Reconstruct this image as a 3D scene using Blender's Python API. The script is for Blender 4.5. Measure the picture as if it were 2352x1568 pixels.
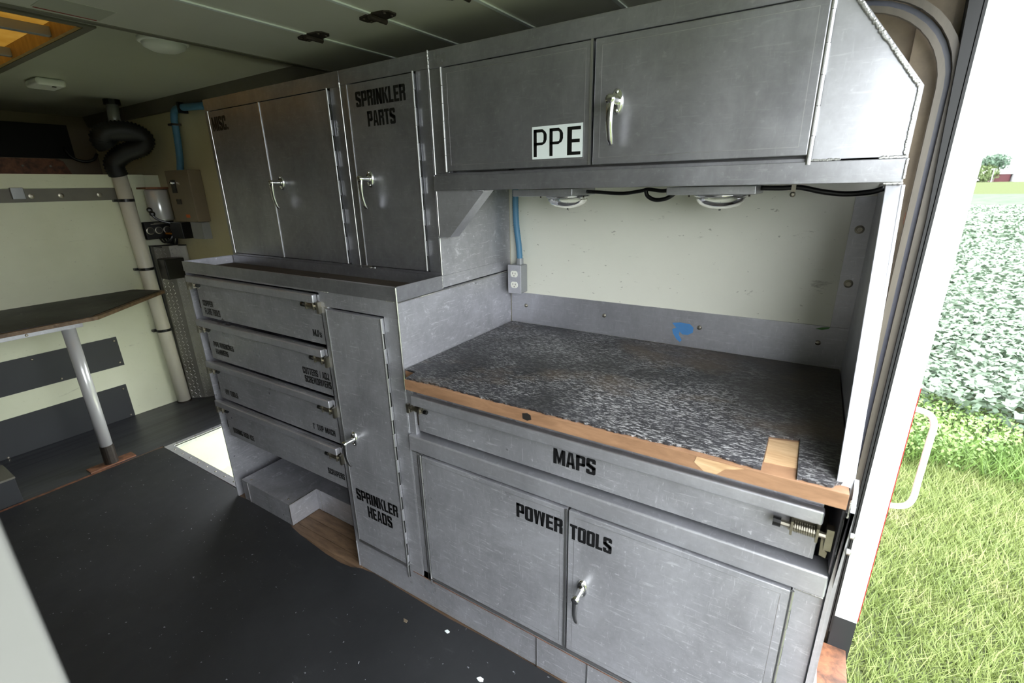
import bpy, math, random
from mathutils import Vector, Matrix
random.seed(7)
C = bpy.context.scene.collection
for o in list(bpy.data.objects): bpy.data.objects.remove(o)
H = 2.35            # height of the camera above the ground; coordinates below are relative to the camera's height
FL = -1.51          # truck floor
GR = -2.35          # ground outside
B, U, L, F = 1.653, 1.217, 1.0, -3.95   # side wall, upper cabinet fronts, lower cabinet fronts, front wall (x)

# ---------------------------------------------------------------- camera, world, exposure
cam = bpy.data.cameras.new('camera'); co = bpy.data.objects.new('camera', cam); C.objects.link(co)
cam.sensor_width = 36.0; cam.lens = 36.0*1084.48/2352; cam.clip_start = 0.02; cam.clip_end = 2000
ax = (0.84759489, 0.14889465, -0.5093263); ay = (0.53025417, -0.27443162, 0.80219562); az = (-0.0203326, -0.9500093, -0.31155885)
right = Vector((ax[0], ay[0], az[0])); down = Vector((ax[1], ay[1], az[1])); fwd = Vector((ax[2], ay[2], az[2]))
m = Matrix.Identity(4)
for i in range(3):
    m[i][0] = right[i]; m[i][1] = -down[i]; m[i][2] = -fwd[i]
m[2][3] = H
co.matrix_world = m
cam.dof.use_dof = True; cam.dof.focus_distance = 1.7; cam.dof.aperture_fstop = 4.0
sc = bpy.context.scene; sc.camera = co
sc.view_settings.view_transform = 'Standard'; sc.view_settings.look = 'None'
sc.view_settings.gamma = 1.0; sc.view_settings.use_curve_mapping = False
sc.view_settings.exposure = 3.05
sc.cycles.max_bounces = 10; sc.cycles.diffuse_bounces = 6; sc.cycles.glossy_bounces = 5
w = bpy.data.worlds.new('overcast_sky'); sc.world = w; w.use_nodes = True
nt = w.node_tree; nt.nodes.clear()
wo = nt.nodes.new('ShaderNodeOutputWorld'); bg = nt.nodes.new('ShaderNodeBackground')
bg.inputs[0].default_value = (0.93, 0.97, 1.0, 1); bg.inputs[1].default_value = 1.25
nt.links.new(bg.outputs[0], wo.inputs[0])

# ---------------------------------------------------------------- materials
def lin(c): return tuple((v/12.92 if v <= .04045 else ((v+.055)/1.055)**2.4) for v in c)+(1,)
class Mt:
    def __init__(s, name):
        s.m = bpy.data.materials.new(name); s.m.use_nodes = True; s.n = s.m.node_tree.nodes; s.l = s.m.node_tree.links
        s.b = s.n['Principled BSDF']; s.tc = s.n.new('ShaderNodeTexCoord')
    def coord(s, scale=(1,1,1), rot=(0,0,0)):
        mp = s.n.new('ShaderNodeMapping'); mp.inputs['Scale'].default_value = scale; mp.inputs['Rotation'].default_value = rot
        s.l.new(s.tc.outputs['Object'], mp.inputs[0]); return mp.outputs[0]
    def noise(s, sc_, det=4, rough=.55, scale=(1,1,1), rot=(0,0,0), dist=0):
        t = s.n.new('ShaderNodeTexNoise'); t.inputs['Scale'].default_value = sc_; t.inputs['Detail'].default_value = det
        t.inputs['Roughness'].default_value = rough; t.inputs['Distortion'].default_value = dist
        s.l.new(s.coord(scale, rot), t.inputs['Vector']); return t.outputs[0]
    def ramp(s, src, stops):
        r = s.n.new('ShaderNodeValToRGB'); e = r.color_ramp.elements
        while len(e) < len(stops): e.new(.5)
        for q, (p, c) in zip(e, stops):
            q.position = p; q.color = c if isinstance(c, tuple) else (c, c, c, 1)
        s.l.new(src, r.inputs[0]); return r.outputs[0]
    def mix(s, fac, a, b):
        x = s.n.new('ShaderNodeMix'); x.data_type = 'RGBA'
        for i, v in ((0, fac), (6, a), (7, b)):
            if isinstance(v, bpy.types.NodeSocket): s.l.new(v, x.inputs[i])
            else: x.inputs[i].default_value = v
        return x.outputs[2]
    def set(s, k, v):
        i = s.b.inputs[k]
        if isinstance(v, bpy.types.NodeSocket): s.l.new(v, i)
        else: i.default_value = v
        return s
    def bump(s, src, st=.1, d=.001):
        u = s.n.new('ShaderNodeBump'); u.inputs['Strength'].default_value = st; u.inputs['Distance'].default_value = d
        s.l.new(src, u.inputs['Height']); s.l.new(u.outputs[0], s.b.inputs['Normal']); return s
def plain(name, c, rough=.5, metal=0, var=.0, vs=8, **k):
    t = Mt(name)
    if var:
        a = lin(tuple(max(0, v*(1-var)) for v in c)); b_ = lin(tuple(min(1, v*(1+var)) for v in c))
        t.set('Base Color', t.mix(t.noise(vs), a, b_))
    else: t.set('Base Color', lin(c))
    t.set('Roughness', rough).set('Metallic', metal)
    for kk, v in k.items(): t.set(kk.replace('_', ' '), v)
    return t.m
def alum(name, lo, hi, r0, r1, wear, stain=0.0, sdir=(1,1,1), metal=1.0):
    t = Mt(name)
    base = t.ramp(t.noise(4.5, 8, .72, (1,1,.8), (.2,0,.3), .5), [(.32, lin((lo,lo,lo*1.03))), (.7, lin((hi,hi*1.002,hi*1.035)))])
    fine = t.ramp(t.noise(60, 3, .6, (1,1,1)), [(.35, .93), (.65, 1.0)])
    x = t.n.new('ShaderNodeMix'); x.data_type = 'RGBA'; x.blend_type = 'MULTIPLY'; x.inputs[0].default_value = 1
    t.l.new(base, x.inputs[6]); t.l.new(fine, x.inputs[7]); col = x.outputs[2]
    scr = t.ramp(t.noise(16, 6, .75, (1.0, 1, 9), (.0, .5, .4), .6), [(.57, 0.0), (.66, 1.0)])
    scr2 = t.ramp(t.noise(19, 6, .78, (9, 1, 1.2), (.3, -.6, 0), .6), [(.59, 0.0), (.67, 1.0)])
    spots = t.ramp(t.noise(60, 3, .6), [(.665, 0.0), (.71, 1.0)])
    w1 = t.n.new('ShaderNodeMath'); w1.operation = 'MAXIMUM'; t.l.new(scr, w1.inputs[0]); t.l.new(scr2, w1.inputs[1])
    w2 = t.n.new('ShaderNodeMath'); w2.operation = 'MAXIMUM'; t.l.new(w1.outputs[0], w2.inputs[0]); t.l.new(spots, w2.inputs[1])
    w3 = t.n.new('ShaderNodeMath'); w3.operation = 'MULTIPLY'; t.l.new(w2.outputs[0], w3.inputs[0]); w3.inputs[1].default_value = wear
    col = t.mix(w3.outputs[0], col, (.86, .87, .9, 1))
    if stain:
        st = t.ramp(t.noise(2.1, 5, .6, (1,1,.6)), [(.55, 0.0), (.75, 1.0)])
        w4 = t.n.new('ShaderNodeMath'); w4.operation = 'MULTIPLY'; t.l.new(st, w4.inputs[0]); w4.inputs[1].default_value = stain
        col = t.mix(w4.outputs[0], col, lin((.42, .38, .32)))
    t.set('Base Color', col).set('Metallic', metal)
    rr = t.ramp(t.noise(5, 4, .6), [(.3, r0), (.7, r1)])
    t.set('Roughness', rr)
    t.bump(t.noise(7, 3, .5, sdir), .12, .004)
    return t.m
M = {}
M['alu_u'] = alum('upper_aluminium', .58, .70, .26, .44, .14, .22, metal=.80)
M['alu_l'] = alum('worn_aluminium', .63, .77, .26, .46, .5, .10, metal=.58)
M['alu_b'] = alum('bright_aluminium', .72, .82, .30, .42, .3, metal=.7)
M['alu_w'] = alum('side_sheet_aluminium', .68, .77, .30, .45, .25, .15, metal=.7)
M['edge'] = plain('polished_edge', (.80,.80,.80), .38, 1)
M['weld'] = plain('weld_metal', (.72,.72,.71), .34, 1, .12, 90)
M['chrome'] = plain('chrome', (.88,.88,.88), .12, 1)
M['steel'] = plain('zinc_steel', (.62,.60,.55), .38, 1, .15, 40)
M['dsteel'] = plain('dark_steel', (.28,.26,.24), .5, .8, .2, 40)
M['black'] = plain('black_rubber', (.06,.06,.065), .55)
M['blackp'] = plain('black_plastic', (.035,.035,.04), .35)
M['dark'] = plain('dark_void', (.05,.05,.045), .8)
M['white'] = plain('white_enamel', (.93,.94,.93), .32, 0, .03, 3)
M['sticker'] = plain('white_sticker', (.90,.93,.93), .35)
M['ink'] = plain('black_ink', (.03,.03,.035), .4)
# cream wall with scuffs
def cream(name, c1, c2, sc1, warm=.0):
    t = Mt(name)
    base = t.ramp(t.noise(1.6, 5, .6), [(.3, lin(c1)), (.7, lin(c2))])
    sc = t.ramp(t.noise(7, 7, .72, (1,1,5), (0,.15,0), .6), [(.635, 0.0), (.70, 1.0)])
    sp = t.ramp(t.noise(46, 3, .5, (1,1,2)), [(.70, 0.0), (.745, 1.0)])
    a = t.n.new('ShaderNodeMath'); a.operation = 'MAXIMUM'; t.l.new(sc, a.inputs[0]); t.l.new(sp, a.inputs[1])
    k = t.n.new('ShaderNodeMath'); k.operation = 'MULTIPLY'; t.l.new(a.outputs[0], k.inputs[0]); k.inputs[1].default_value = sc1
    t.set('Base Color', t.mix(k.outputs[0], base, lin((.36,.34,.27)))).set('Roughness', .38)
    return t.m
M['cream'] = cream('cream_wall_paint', (.85,.85,.80), (.90,.90,.85), .5)
M['cream2'] = cream('yellowed_wall_paint', (.74,.71,.57), (.80,.77,.63), .3)
M['cream3'] = cream('pale_green_wall_paint', (.79,.80,.69), (.85,.86,.76), .3)
M['ceil'] = plain('ceiling_paint', (.72,.73,.68), .38, 0, .05, 1.5)
M['panelw'] = plain('door_panel_white', (.84,.84,.80), .4, 0, .05, 2)
M['beige'] = None
t = Mt('shaded_beige_wall'); t.set('Base Color', t.ramp(t.noise(6, 6, .65), [(.3, lin((.27,.23,.18))), (.7, lin((.46,.40,.32)))])).set('Roughness', .6); M['beige'] = t.m  # beige darkened so the colour carries the shade under the header
# floor mat
t = Mt('black_rubber_mat')
bb = t.ramp(t.noise(1.3, 7, .7), [(.3, lin((.105,.11,.12))), (.72, lin((.17,.175,.185)))])
sp = t.ramp(t.noise(75, 2, .5), [(.735, 0.0), (.76, 1.0)])
sm = t.ramp(t.noise(4, 8, .75, (1,3,1)), [(.60, 0.0), (.78, .35)])
t.set('Base Color', t.mix(sp, t.mix(sm, bb, lin((.36,.36,.37))), lin((.55,.56,.58)))).set('Roughness', t.ramp(t.noise(3, 5, .6), [(.3,.48),(.7,.68)])); t.bump(t.noise(120, 3), .15, .001); M['mat'] = t.m
t = Mt('scuffed_black_floor')
bb = t.ramp(t.noise(4, 7, .7, (1,.12,1)), [(.35, lin((.13,.135,.15))), (.7, lin((.25,.255,.28)))])
t.set('Base Color', bb).set('Roughness', t.ramp(t.noise(9, 5, .6, (2,.1,1)), [(.3,.28),(.7,.48)])); M['floor2'] = t.m
M['blackpan'] = plain('black_wall_panel', (.13,.14,.15), .5, 0, .15, 5)
# woods
def wood(name, c1, c2, s=(1,14,14), rough=.5, spec=None):
    t = Mt(name); t.set('Base Color', t.ramp(t.noise(5, 6, .65, s, (0,0,0), .4), [(.3, lin(c1)), (.7, lin(c2))])).set('Roughness', rough); return t.m
M['wood'] = wood('brown_plywood_edge', (.52,.39,.29), (.66,.51,.39), (2,2,9))
M['woodl'] = wood('raw_pine', (.68,.54,.39), (.84,.72,.57), (2,14,14))
M['woodf'] = wood('dirty_floor_wood', (.33,.26,.20), (.52,.42,.33), (1.5,9,9), .6)
M['rust'] = wood('rusty_steel', (.30,.21,.17), (.60,.40,.28), (5,5,5), .6)
M['sky_wood'] = wood('skylight_frame_wood', (.62,.50,.28), (.74,.60,.36), (6,2,2))
# workbench covering: black with dense white flecks
t = Mt('flecked_black_covering')
bb = t.ramp(t.noise(3.2, 6, .65), [(.35, lin((.12,.12,.13))), (.7, lin((.24,.24,.26)))])
fl = t.ramp(t.noise(120, 4, .8, (.5,2.0,1), (0,0,-.15), .3), [(.525, 0.0), (.57, 1.0)])
dens = t.ramp(t.noise(3.0, 5, .6, (1,1.3,1)), [(.38, .12), (.60, .85)])
mm = t.n.new('ShaderNodeMath'); mm.operation = 'MULTIPLY'; t.l.new(fl, mm.inputs[0]); t.l.new(dens, mm.inputs[1])
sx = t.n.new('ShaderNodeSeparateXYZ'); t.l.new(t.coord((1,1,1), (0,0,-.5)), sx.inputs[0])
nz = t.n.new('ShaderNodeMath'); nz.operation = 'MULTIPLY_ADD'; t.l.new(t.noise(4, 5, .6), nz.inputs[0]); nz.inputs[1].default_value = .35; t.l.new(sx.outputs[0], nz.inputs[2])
worn_shade = t.ramp(nz.outputs[0], [(.38, 1.0), (.62, .18)])
m2 = t.n.new('ShaderNodeMath'); m2.operation = 'MULTIPLY'; t.l.new(mm.outputs[0], m2.inputs[0]); t.l.new(worn_shade, m2.inputs[1]); mm = m2
bb = t.mix(t.ramp(nz.outputs[0], [(.40, 0.0), (.66, .6)]), bb, lin((.20,.175,.145)))  # right end worn brown, its tone also darkened for the end panel's shade
col = t.mix(mm.outputs[0], bb, lin((.72,.72,.72)))
bp = t.ramp(t.noise(2.6, 5, .62, (1,1.6,1), (.4,0,.2)), [(.53, 0.0), (.66, .7)])
col = t.mix(bp, col, lin((.33,.28,.23)))
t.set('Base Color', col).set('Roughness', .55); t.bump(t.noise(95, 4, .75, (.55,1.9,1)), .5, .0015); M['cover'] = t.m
# diamond plate
M['tray'] = wood('dark_tray_dirt', (.17,.14,.11), (.26,.21,.16), (1.5,9,9), .8)
t = Mt('diamond_plate'); v = t.n.new('ShaderNodeTexVoronoi'); v.inputs['Scale'].default_value = 30
t.l.new(t.coord((1,1,.55), (.6,.6,0)), v.inputs['Vector'])
t.set('Base Color', t.ramp(t.noise(5), [(.3, lin((.60,.59,.56))), (.7, lin((.72,.72,.70)))])).set('Metallic', .75).set('Roughness', .42); M['diamond'] = t.m
M['blue'] = plain('blue_conduit', (.30,.50,.63), .45, 0, .06, 20)
M['bluep'] = plain('blue_spray_paint', (.28,.50,.72), .5, 0, .1, 20)
M['greenp'] = plain('green_smudge', (.30,.48,.26), .6, 0, .2, 30)
M['grey'] = plain('grey_box_paint', (.58,.59,.60), .4, .3, .06, 20)
M['tan'] = plain('grey_brown_enclosure', (.50,.45,.38), .42, .3, .06, 8)
M['pvc'] = plain('white_pvc', (.86,.84,.78), .35, 0, .05, 6)
M['tank'] = plain('white_tank', (.80,.80,.80), .22, .3)
M['outlet'] = plain('outlet_white', (.94,.94,.90), .35)
M['red'] = plain('red_print', (.55,.12,.12), .5)
M['orange'] = plain('orange_label', (.85,.38,.12), .5)
M['brass'] = plain('brass_fitting', (.60,.45,.25), .4, .9)
M['blurpanel'] = plain('pale_cabinet_paint', (.44,.44,.43), .45, 0, .08, 5)
M['gravel'] = plain('grey_trim', (.40,.39,.35), .5, 0, .1, 10)
M['track'] = wood('galvanised_track', (.27,.25,.22), (.37,.34,.30), (3,3,.6), .45)
M['trackd'] = wood('dark_track_face', (.26,.27,.32), (.36,.36,.42), (3,3,.6), .4)
# worn lettering
t = Mt('worn_black_lettering')
wn = t.ramp(t.noise(90, 5, .8, (.5,1,2.2)), [(.66, 0.0), (.70, 1.0)])
t.set('Base Color', t.mix(wn, (.004,.004,.005,1), (.42,.43,.45,1))).set('Roughness', .45); M['letter'] = t.m
M['letterf'] = plain('faded_lettering', (.15,.14,.13), .5)
# glass and translucent skylight
t = Mt('clear_lens_glass'); t.set('Base Color', (.95,.97,.93,1)).set('Roughness', .06).set('Transmission Weight', 1.0).set('IOR', 1.45); M['glass'] = t.m
t = Mt('reflector'); t.set('Base Color', (.9,.92,.82,1)).set('Metallic', 1).set('Roughness', .15); M['reflector'] = t.m
t = Mt('yellowed_fibreglass'); t.n.remove(t.b)
tr = t.n.new('ShaderNodeBsdfTranslucent'); fc = t.ramp(t.noise(7, 6, .6), [(.3, (.17,.115,.038,1)), (.7, (.21,.155,.065,1))])
t.l.new(fc, tr.inputs[0]); t.l.new(tr.outputs[0], t.n['Material Output'].inputs[0]); M['fibre'] = t.m
# outdoors
t = Mt('grass_blade'); t.set('Base Color', t.ramp(t.noise(2.2, 6, .7), [(.3, lin((.38,.45,.22))), (.55, lin((.50,.55,.32))), (.75, lin((.62,.60,.46)))])).set('Roughness', .5); M['grass'] = t.m
t = Mt('soybean_leaf'); t.set('Base Color', t.ramp(t.noise(1.3, 6, .7), [(.35, lin((.36,.43,.35))), (.65, lin((.44,.50,.43)))])).set('Roughness', .5).set('Specular IOR Level', .3); M['soy'] = t.m
t = Mt('weed_leaf'); t.set('Base Color', t.ramp(t.noise(6, 5, .7), [(.35, lin((.34,.46,.22))), (.65, lin((.48,.58,.31)))])).set('Roughness', .5); M['weed'] = t.m
t = Mt('ground_soil_grass'); t.set('Base Color', t.ramp(t.noise(3.5, 8, .75), [(.3, lin((.28,.31,.21))), (.7, lin((.35,.37,.27)))])).set('Roughness', .9).set('Specular IOR Level', 0.0); M['ground'] = t.m
t = Mt('distant_crop'); t.set('Base Color', t.ramp(t.noise(.9, 8, .75), [(.3, lin((.27,.32,.27))), (.7, lin((.38,.42,.36)))])).set('Roughness', .9).set('Specular IOR Level', 0.0); M['crop'] = t.m
M['tree'] = plain('tree_foliage', (.30,.38,.31), .6, 0, .3, 1.2)
M['tree2'] = plain('bush_foliage', (.34,.40,.24), .6, 0, .3, 1.2)
M['bark'] = plain('tree_bark', (.45,.42,.38), .8)
M['barn'] = plain('barn_red', (.34,.15,.17), .6)
M['roofw'] = plain('pale_metal_roof', (.86,.86,.88), .5)

# ---------------------------------------------------------------- mesh helpers
class MB:
    def __init__(s): s.v = []; s.f = []; s.mi = []; s.m = 0
    def add(s, vs, fs):
        k = len(s.v); s.v += [tuple(p) for p in vs]; s.f += [tuple(i+k for i in f) for f in fs]; s.mi += [s.m]*len(fs); return s
    def box(s, x0, x1, y0, y1, z0, z1):
        v = [(x,y,z) for x in (x0,x1) for y in (y0,y1) for z in (z0,z1)]
        return s.add(v, [(0,1,3,2),(4,6,7,5),(0,4,5,1),(2,3,7,6),(0,2,6,4),(1,5,7,3)])
    def hexa(s, b, t):   # bottom quad, top quad (each ccw from above)
        return s.add(list(b)+list(t), [(3,2,1,0),(4,5,6,7),(0,1,5,4),(1,2,6,5),(2,3,7,6),(3,0,4,7)])
    def prism(s, pts, a, lo, hi):   # 2D polygon extruded along axis a; pts given in the other two axes in xyz order
        def q(p, h):
            p = list(p); p.insert(a, h); return tuple(p)
        n = len(pts); v = [q(p, lo) for p in pts]+[q(p, hi) for p in pts]
        return s.add(v, [tuple(range(n))[::-1], tuple(range(n, 2*n))]+[(i,(i+1)%n,n+(i+1)%n,n+i) for i in range(n)])
    def tube(s, path, r, n=10, caps=True, sx=1.0, ref=None):
        P = [Vector(p) for p in path]; rs = r if isinstance(r, (list, tuple)) else [r]*len(P)
        v = []; prev = None
        for i, p in enumerate(P):
            d = (P[min(i+1,len(P)-1)]-P[max(i-1,0)])
            if d.length < 1e-9: d = Vector((0,0,1))
            d.normalize()
            u = ref if ref is not None else prev
            if u is None: u = Vector((0,0,1)) if abs(d.z) < .9 else Vector((1,0,0))
            u = Vector(u); e1 = (u-d*u.dot(d)).normalized(); prev = e1; e2 = d.cross(e1)
            for j in range(n):
                a = 2*math.pi*j/n; v.append(p+e1*math.cos(a)*rs[i]*sx+e2*math.sin(a)*rs[i])
        f = [(i*n+j, i*n+(j+1)%n, (i+1)*n+(j+1)%n, (i+1)*n+j) for i in range(len(P)-1) for j in range(n)]
        if caps: f += [tuple(range(n))[::-1], tuple(range((len(P)-1)*n, len(P)*n))]
        return s.add(v, f)
    def cyl(s, p0, p1, r, r2=None, n=12): return s.tube([p0, p1], [r, r if r2 is None else r2], n)
    def lathe(s, prof, c, axis=2, n=24, sgn=1):   # prof [(r,h)] about an axis through c
        v = []
        for r, h in prof:
            for j in range(n):
                a = 2*math.pi*j/n; q = [r*math.cos(a), r*math.sin(a)]; q.insert(axis, h*sgn); v.append((c[0]+q[0], c[1]+q[1], c[2]+q[2]))
        f = [(i*n+j, i*n+(j+1)%n, (i+1)*n+(j+1)%n, (i+1)*n+j) for i in range(len(prof)-1) for j in range(n)]
        return s.add(v, f+[tuple(range(n))[::-1], tuple(range((len(prof)-1)*n, len(prof)*n))])
    def blob(s, c, r, n=6, m_=4, sc_=(1,1,1)):
        pr = [(math.sin(math.pi*(i+.5)/m_)*r, -math.cos(math.pi*(i+.5)/m_)*r) for i in range(m_)]
        k = len(s.v); s.lathe(pr, (0,0,0), 2, n)
        for i in range(k, len(s.v)):
            q = s.v[i]; s.v[i] = (c[0]+q[0]*sc_[0], c[1]+q[1]*sc_[1], c[2]+q[2]*sc_[2])
        return s
BASE = {}
def tag(o, label=None, cat=None, group=None, kind=None):
    if label: o['label'] = label
    if cat: o['category'] = cat
    if group: o['group'] = group
    if kind: o['kind'] = kind
    return o
def obj(name, mb, mat, parent=None, bev=0, smooth=False, label=None):
    me = bpy.data.meshes.new(name)
    vs = mb.v
    if parent is not None: bx, by, bz = BASE[parent.name]
    else:
        xs = [p[0] for p in vs]; ys = [p[1] for p in vs]; zs = [p[2] for p in vs]
        bx, by, bz = (min(xs)+max(xs))/2, (min(ys)+max(ys))/2, min(zs)
    me.from_pydata([(p[0]-bx, p[1]-by, p[2]-bz) for p in vs], [], mb.f)
    mats = mat if isinstance(mat, (list, tuple)) else [mat]
    for q in mats: me.materials.append(M[q])
    if len(mats) > 1: me.polygons.foreach_set('material_index', mb.mi)
    if smooth: me.polygons.foreach_set('use_smooth', [True]*len(me.polygons))
    me.validate(); me.update()
    o = bpy.data.objects.new(name, me); C.objects.link(o)
    if parent is not None: o.parent = parent
    else: o.location = (bx, by, bz+H)
    BASE[o.name] = (bx, by, bz)
    if bev:
        md = o.modifiers.new('bevel', 'BEVEL'); md.width = bev; md.segments = 2; md.limit_method = 'ANGLE'; md.angle_limit = .7
        me.polygons.foreach_set('use_smooth', [True]*len(me.polygons))
        wn = o.modifiers.new('wn', 'WEIGHTED_NORMAL')
    elif smooth:
        pass
    if label: o['label'] = label
    return o
def thing(name, label, cat, loc, group=None):
    o = bpy.data.objects.new(name, None); C.objects.link(o); o.location = (loc[0], loc[1], loc[2]+H); o.empty_display_size = .05
    BASE[o.name] = tuple(loc); return tag(o, label, cat, group)
def struct(name, mb, mat, **k): return tag(obj(name, mb, mat, **k), kind='structure')
def single(name, mb, mat, label, cat, group=None, **k): return tag(obj(name, mb, mat, **k), label, cat, group)
def bezier(pts, n=8):   # catmull-rom through points
    P = [Vector(p) for p in pts]; P = [P[0]*2-P[1]]+P+[P[-1]*2-P[-2]]; out = []
    for i in range(1, len(P)-2):
        for k in range(n):
            t = k/n; a, b, c, d = P[i-1:i+3]
            out.append(.5*((2*b)+(c-a)*t+(2*a-5*b+4*c-d)*t*t+(3*b-a-3*c+d)*t**3))
    return out+[P[-2]]
def weld(mb, p0, p1, r=.004, flat=.5):
    a, b = Vector(p0), Vector(p1); n = max(2, int((b-a).length/(r*.55)))
    for i in range(n+1):
        q = a.lerp(b, i/n); rr = r*random.uniform(.55, .85)
        mb.blob((q.x+random.uniform(-.15,.15)*r, q.y, q.z+random.uniform(-.15,.15)*r), rr, 6, 4)
    return mb

# ---------------------------------------------------------------- lettering: heavy condensed block glyphs
def glyph(ch, s=.385, b=.18, c=.08):
    """polygons of a letter in a unit cell (x 0..w, z 0..1)"""
    w = 1.0; R = lambda x0,y0,x1,y1: [(x0,y0),(x1,y0),(x1,y1),(x0,y1)]
    cx = c*1.6
    LS = R(0,0,s,1); RS = R(w-s,0,w,1)
    TBr = [(0,1-b),(w,1-b),(w,1-c),(w-cx,1),(0,1)]          # top bar, right corner cut
    TB2 = [(0,1-b),(w,1-b),(w,1-c),(w-cx,1),(cx,1),(0,1-c)]
    BB2 = [(0,b),(0,c),(cx,0),(w-cx,0),(w,c),(w,b)]
    lst = lambda y0,y1: R(0,y0,s,y1)
    rst = lambda y0,y1: R(w-s,y0,w,y1)
    if ch == 'A': return w, [[(0,0),(s*.85,0),(.5+.02,1),(.5-.24,1)], [(w-s*.85,0),(w,0),(.5+.24,1),(.5-.02,1)], R(.22,.2,.78,.2+b*.9)]
    if ch == 'B': return w, [LS, TBr, [(0,0),(w-cx,0),(w,c),(w,b),(0,b)], rst(b,.44), rst(.56,1-b), R(0,.5-b/2,w-.08,.5+b/2)]
    if ch == 'C': return w, [TB2, BB2, lst(b,1-b), rst(.62,1-b), rst(b,.38)]
    if ch == 'D': return w, [LS, TBr, [(0,0),(w-cx,0),(w,c),(w,b),(0,b)], rst(b,1-b)]
    if ch == 'E': return w*.86, [LS, R(s,0,w*.86,b), R(s,1-b,w*.86,1), R(s,.5-b/2,w*.8,.5+b/2)]
    if ch == 'F': return w*.86, [LS, R(s,1-b,w*.86,1), R(s,.48-b/2,w*.8,.48+b/2)]
    if ch == 'G': return w, [TB2, BB2, lst(b,1-b), rst(.66,1-b), rst(b,.46), R(.5,.46-b*.8,w,.48)]
    if ch == 'H': return w, [LS, RS, R(s,.5-b/2,w-s,.5+b/2)]
    if ch == 'I': return s*1.1, [R(0,0,s*1.1,1)]
    if ch == 'J': return w*.8, [R(w*.8-s,b,w*.8,1), [(0,b),(0,c),(cx,0),(w*.8-cx,0),(w*.8,c),(w*.8,b)], R(0,b,s*.9,.34)]
    if ch == 'K': return w, [LS, [(s,.42),(w-s*.9,1),(w+.04,1),(s,.25+.2)], [(s,.62),(w-s*.95,0),(w+.06,0),(s+.2,.74)]]
    if ch == 'L': return w*.82, [LS, R(s,0,w*.82,b)]
    if ch == 'M': return w*1.35, [LS, R(w*1.35-s,0,w*1.35,1), [(s*.6,1),(s*1.1,1),(.75,.30),(.6,.0),(.55,.0)], [(w*1.35-s*.6,1),(w*1.35-s*1.1,1),(.6,.30),(.75,.0),(.8,.0)]]
    if ch == 'N': return w, [LS, RS, [(0,1),(s,1),(w,0),(w-s,0)]]
    if ch in 'O0': return w, [TB2, BB2, lst(b,1-b), rst(b,1-b)]
    if ch == 'P': return w, [LS, TBr, rst(.40,1-b), [(s,.34),(w-cx,.34),(w,.34+c),(w,.34+b),(s,.34+b)]]
    if ch == 'R': return w, [LS, TBr, rst(.56,1-b), R(s,.46-b*.1,w-.08,.46+b*.85), rst(0,.44)]
    if ch == 'S': return w, [TB2, BB2, lst(.56,1-b), rst(b,.44), [(0,.56),(0,.66),(w,.44),(w,.34)], [(0,.6),(.3,.7),(w,.5),(w,.36),(.7,.3),(0,.48)], rst(.70,1-b), lst(b,.30)]
    if ch == 'T': return w*.92, [R(0,1-b,w*.92,1), R(w*.46-s*.52,0,w*.46+s*.52,1-b)]
    if ch == 'U': return w, [BB2, lst(b,1), rst(b,1)]
    if ch == 'V': return w, [[(0,1),(s,1),(.56,0),(.4,0)], [(w,1),(w-s,1),(.44,0),(.6,0)]]
    if ch == 'W': return w*1.4, [[(0,1),(s,1),(.52,0),(.22,0)], [(.54,1),(.72,1),(.5,0),(.3,0)], [(.68,1),(.86,1),(1.1,0),(.9,0)], [(w*1.4,1),(w*1.4-s,1),(.88,0),(1.18,0)]]
    if ch == '1': return s*1.6, [R(s*.6,0,s*1.6,1), R(0,.72,s*.7,.88)]
    if ch == "'": return s*.7, [R(0,.66,s*.6,1)]
    if ch == '"': return s*1.5, [R(0,.66,s*.5,1), R(s*.9,.66,s*1.4,1)]
    if ch == '.': return s, [R(0,0,s*.9,b)]
    if ch == '/': return s*1.3, [[(0,0),(s*.5,0),(s*1.3,1),(s*.8,1)]]
    if ch == 's': return w*.85, [[(x*.85, y*.72) for x, y in p] for p in glyph('S')[1]]
    return w*.55, []
def lettering(name, text, x0, x1, z0, z1, y, parent, mat='letter', s=.385, b=.18, c=.08, gap=.08):
    gl = [glyph(ch, s, b, c) for ch in text]; tot = sum(g[0] for g in gl)+gap*(len(gl)-1); k = (x1-x0)/tot
    mb = MB(); x = x0
    for gw, polys in gl:
        for i, p in enumerate(polys):
            ar = sum(p[q][0]*p[(q+1)%len(p)][1]-p[(q+1)%len(p)][0]*p[q][1] for q in range(len(p)))
            if ar < 0: p = p[::-1]
            mb.add([(x+px*k, y-.00015*0, z0+pz*(z1-z0)) for px, pz in p], [tuple(range(len(p)))])
        x += (gw+gap)*k
    return obj(name, mb, mat, parent)
def lettering_join(name, parts, y, parent, mat='letter', **k):
    """several lines of one label as one printed mesh: parts = [(text,x0,x1,z0,z1)]"""
    mb = MB()
    for text, x0, x1, z0, z1 in parts:
        gl = [glyph(ch) for ch in text]; tot = sum(g[0] for g in gl)+.08*(len(gl)-1); kk = (x1-x0)/tot; x = x0
        for gw, polys in gl:
            for p in polys:
                ar = sum(p[q][0]*p[(q+1)%len(p)][1]-p[(q+1)%len(p)][0]*p[q][1] for q in range(len(p)))
                if ar < 0: p = p[::-1]
                mb.add([(x+px*kk, y, z0+pz*(z1-z0)) for px, pz in p], [tuple(range(len(p)))])
            x += (gw+.08)*kk
    return obj(name, mb, mat, parent)

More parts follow.
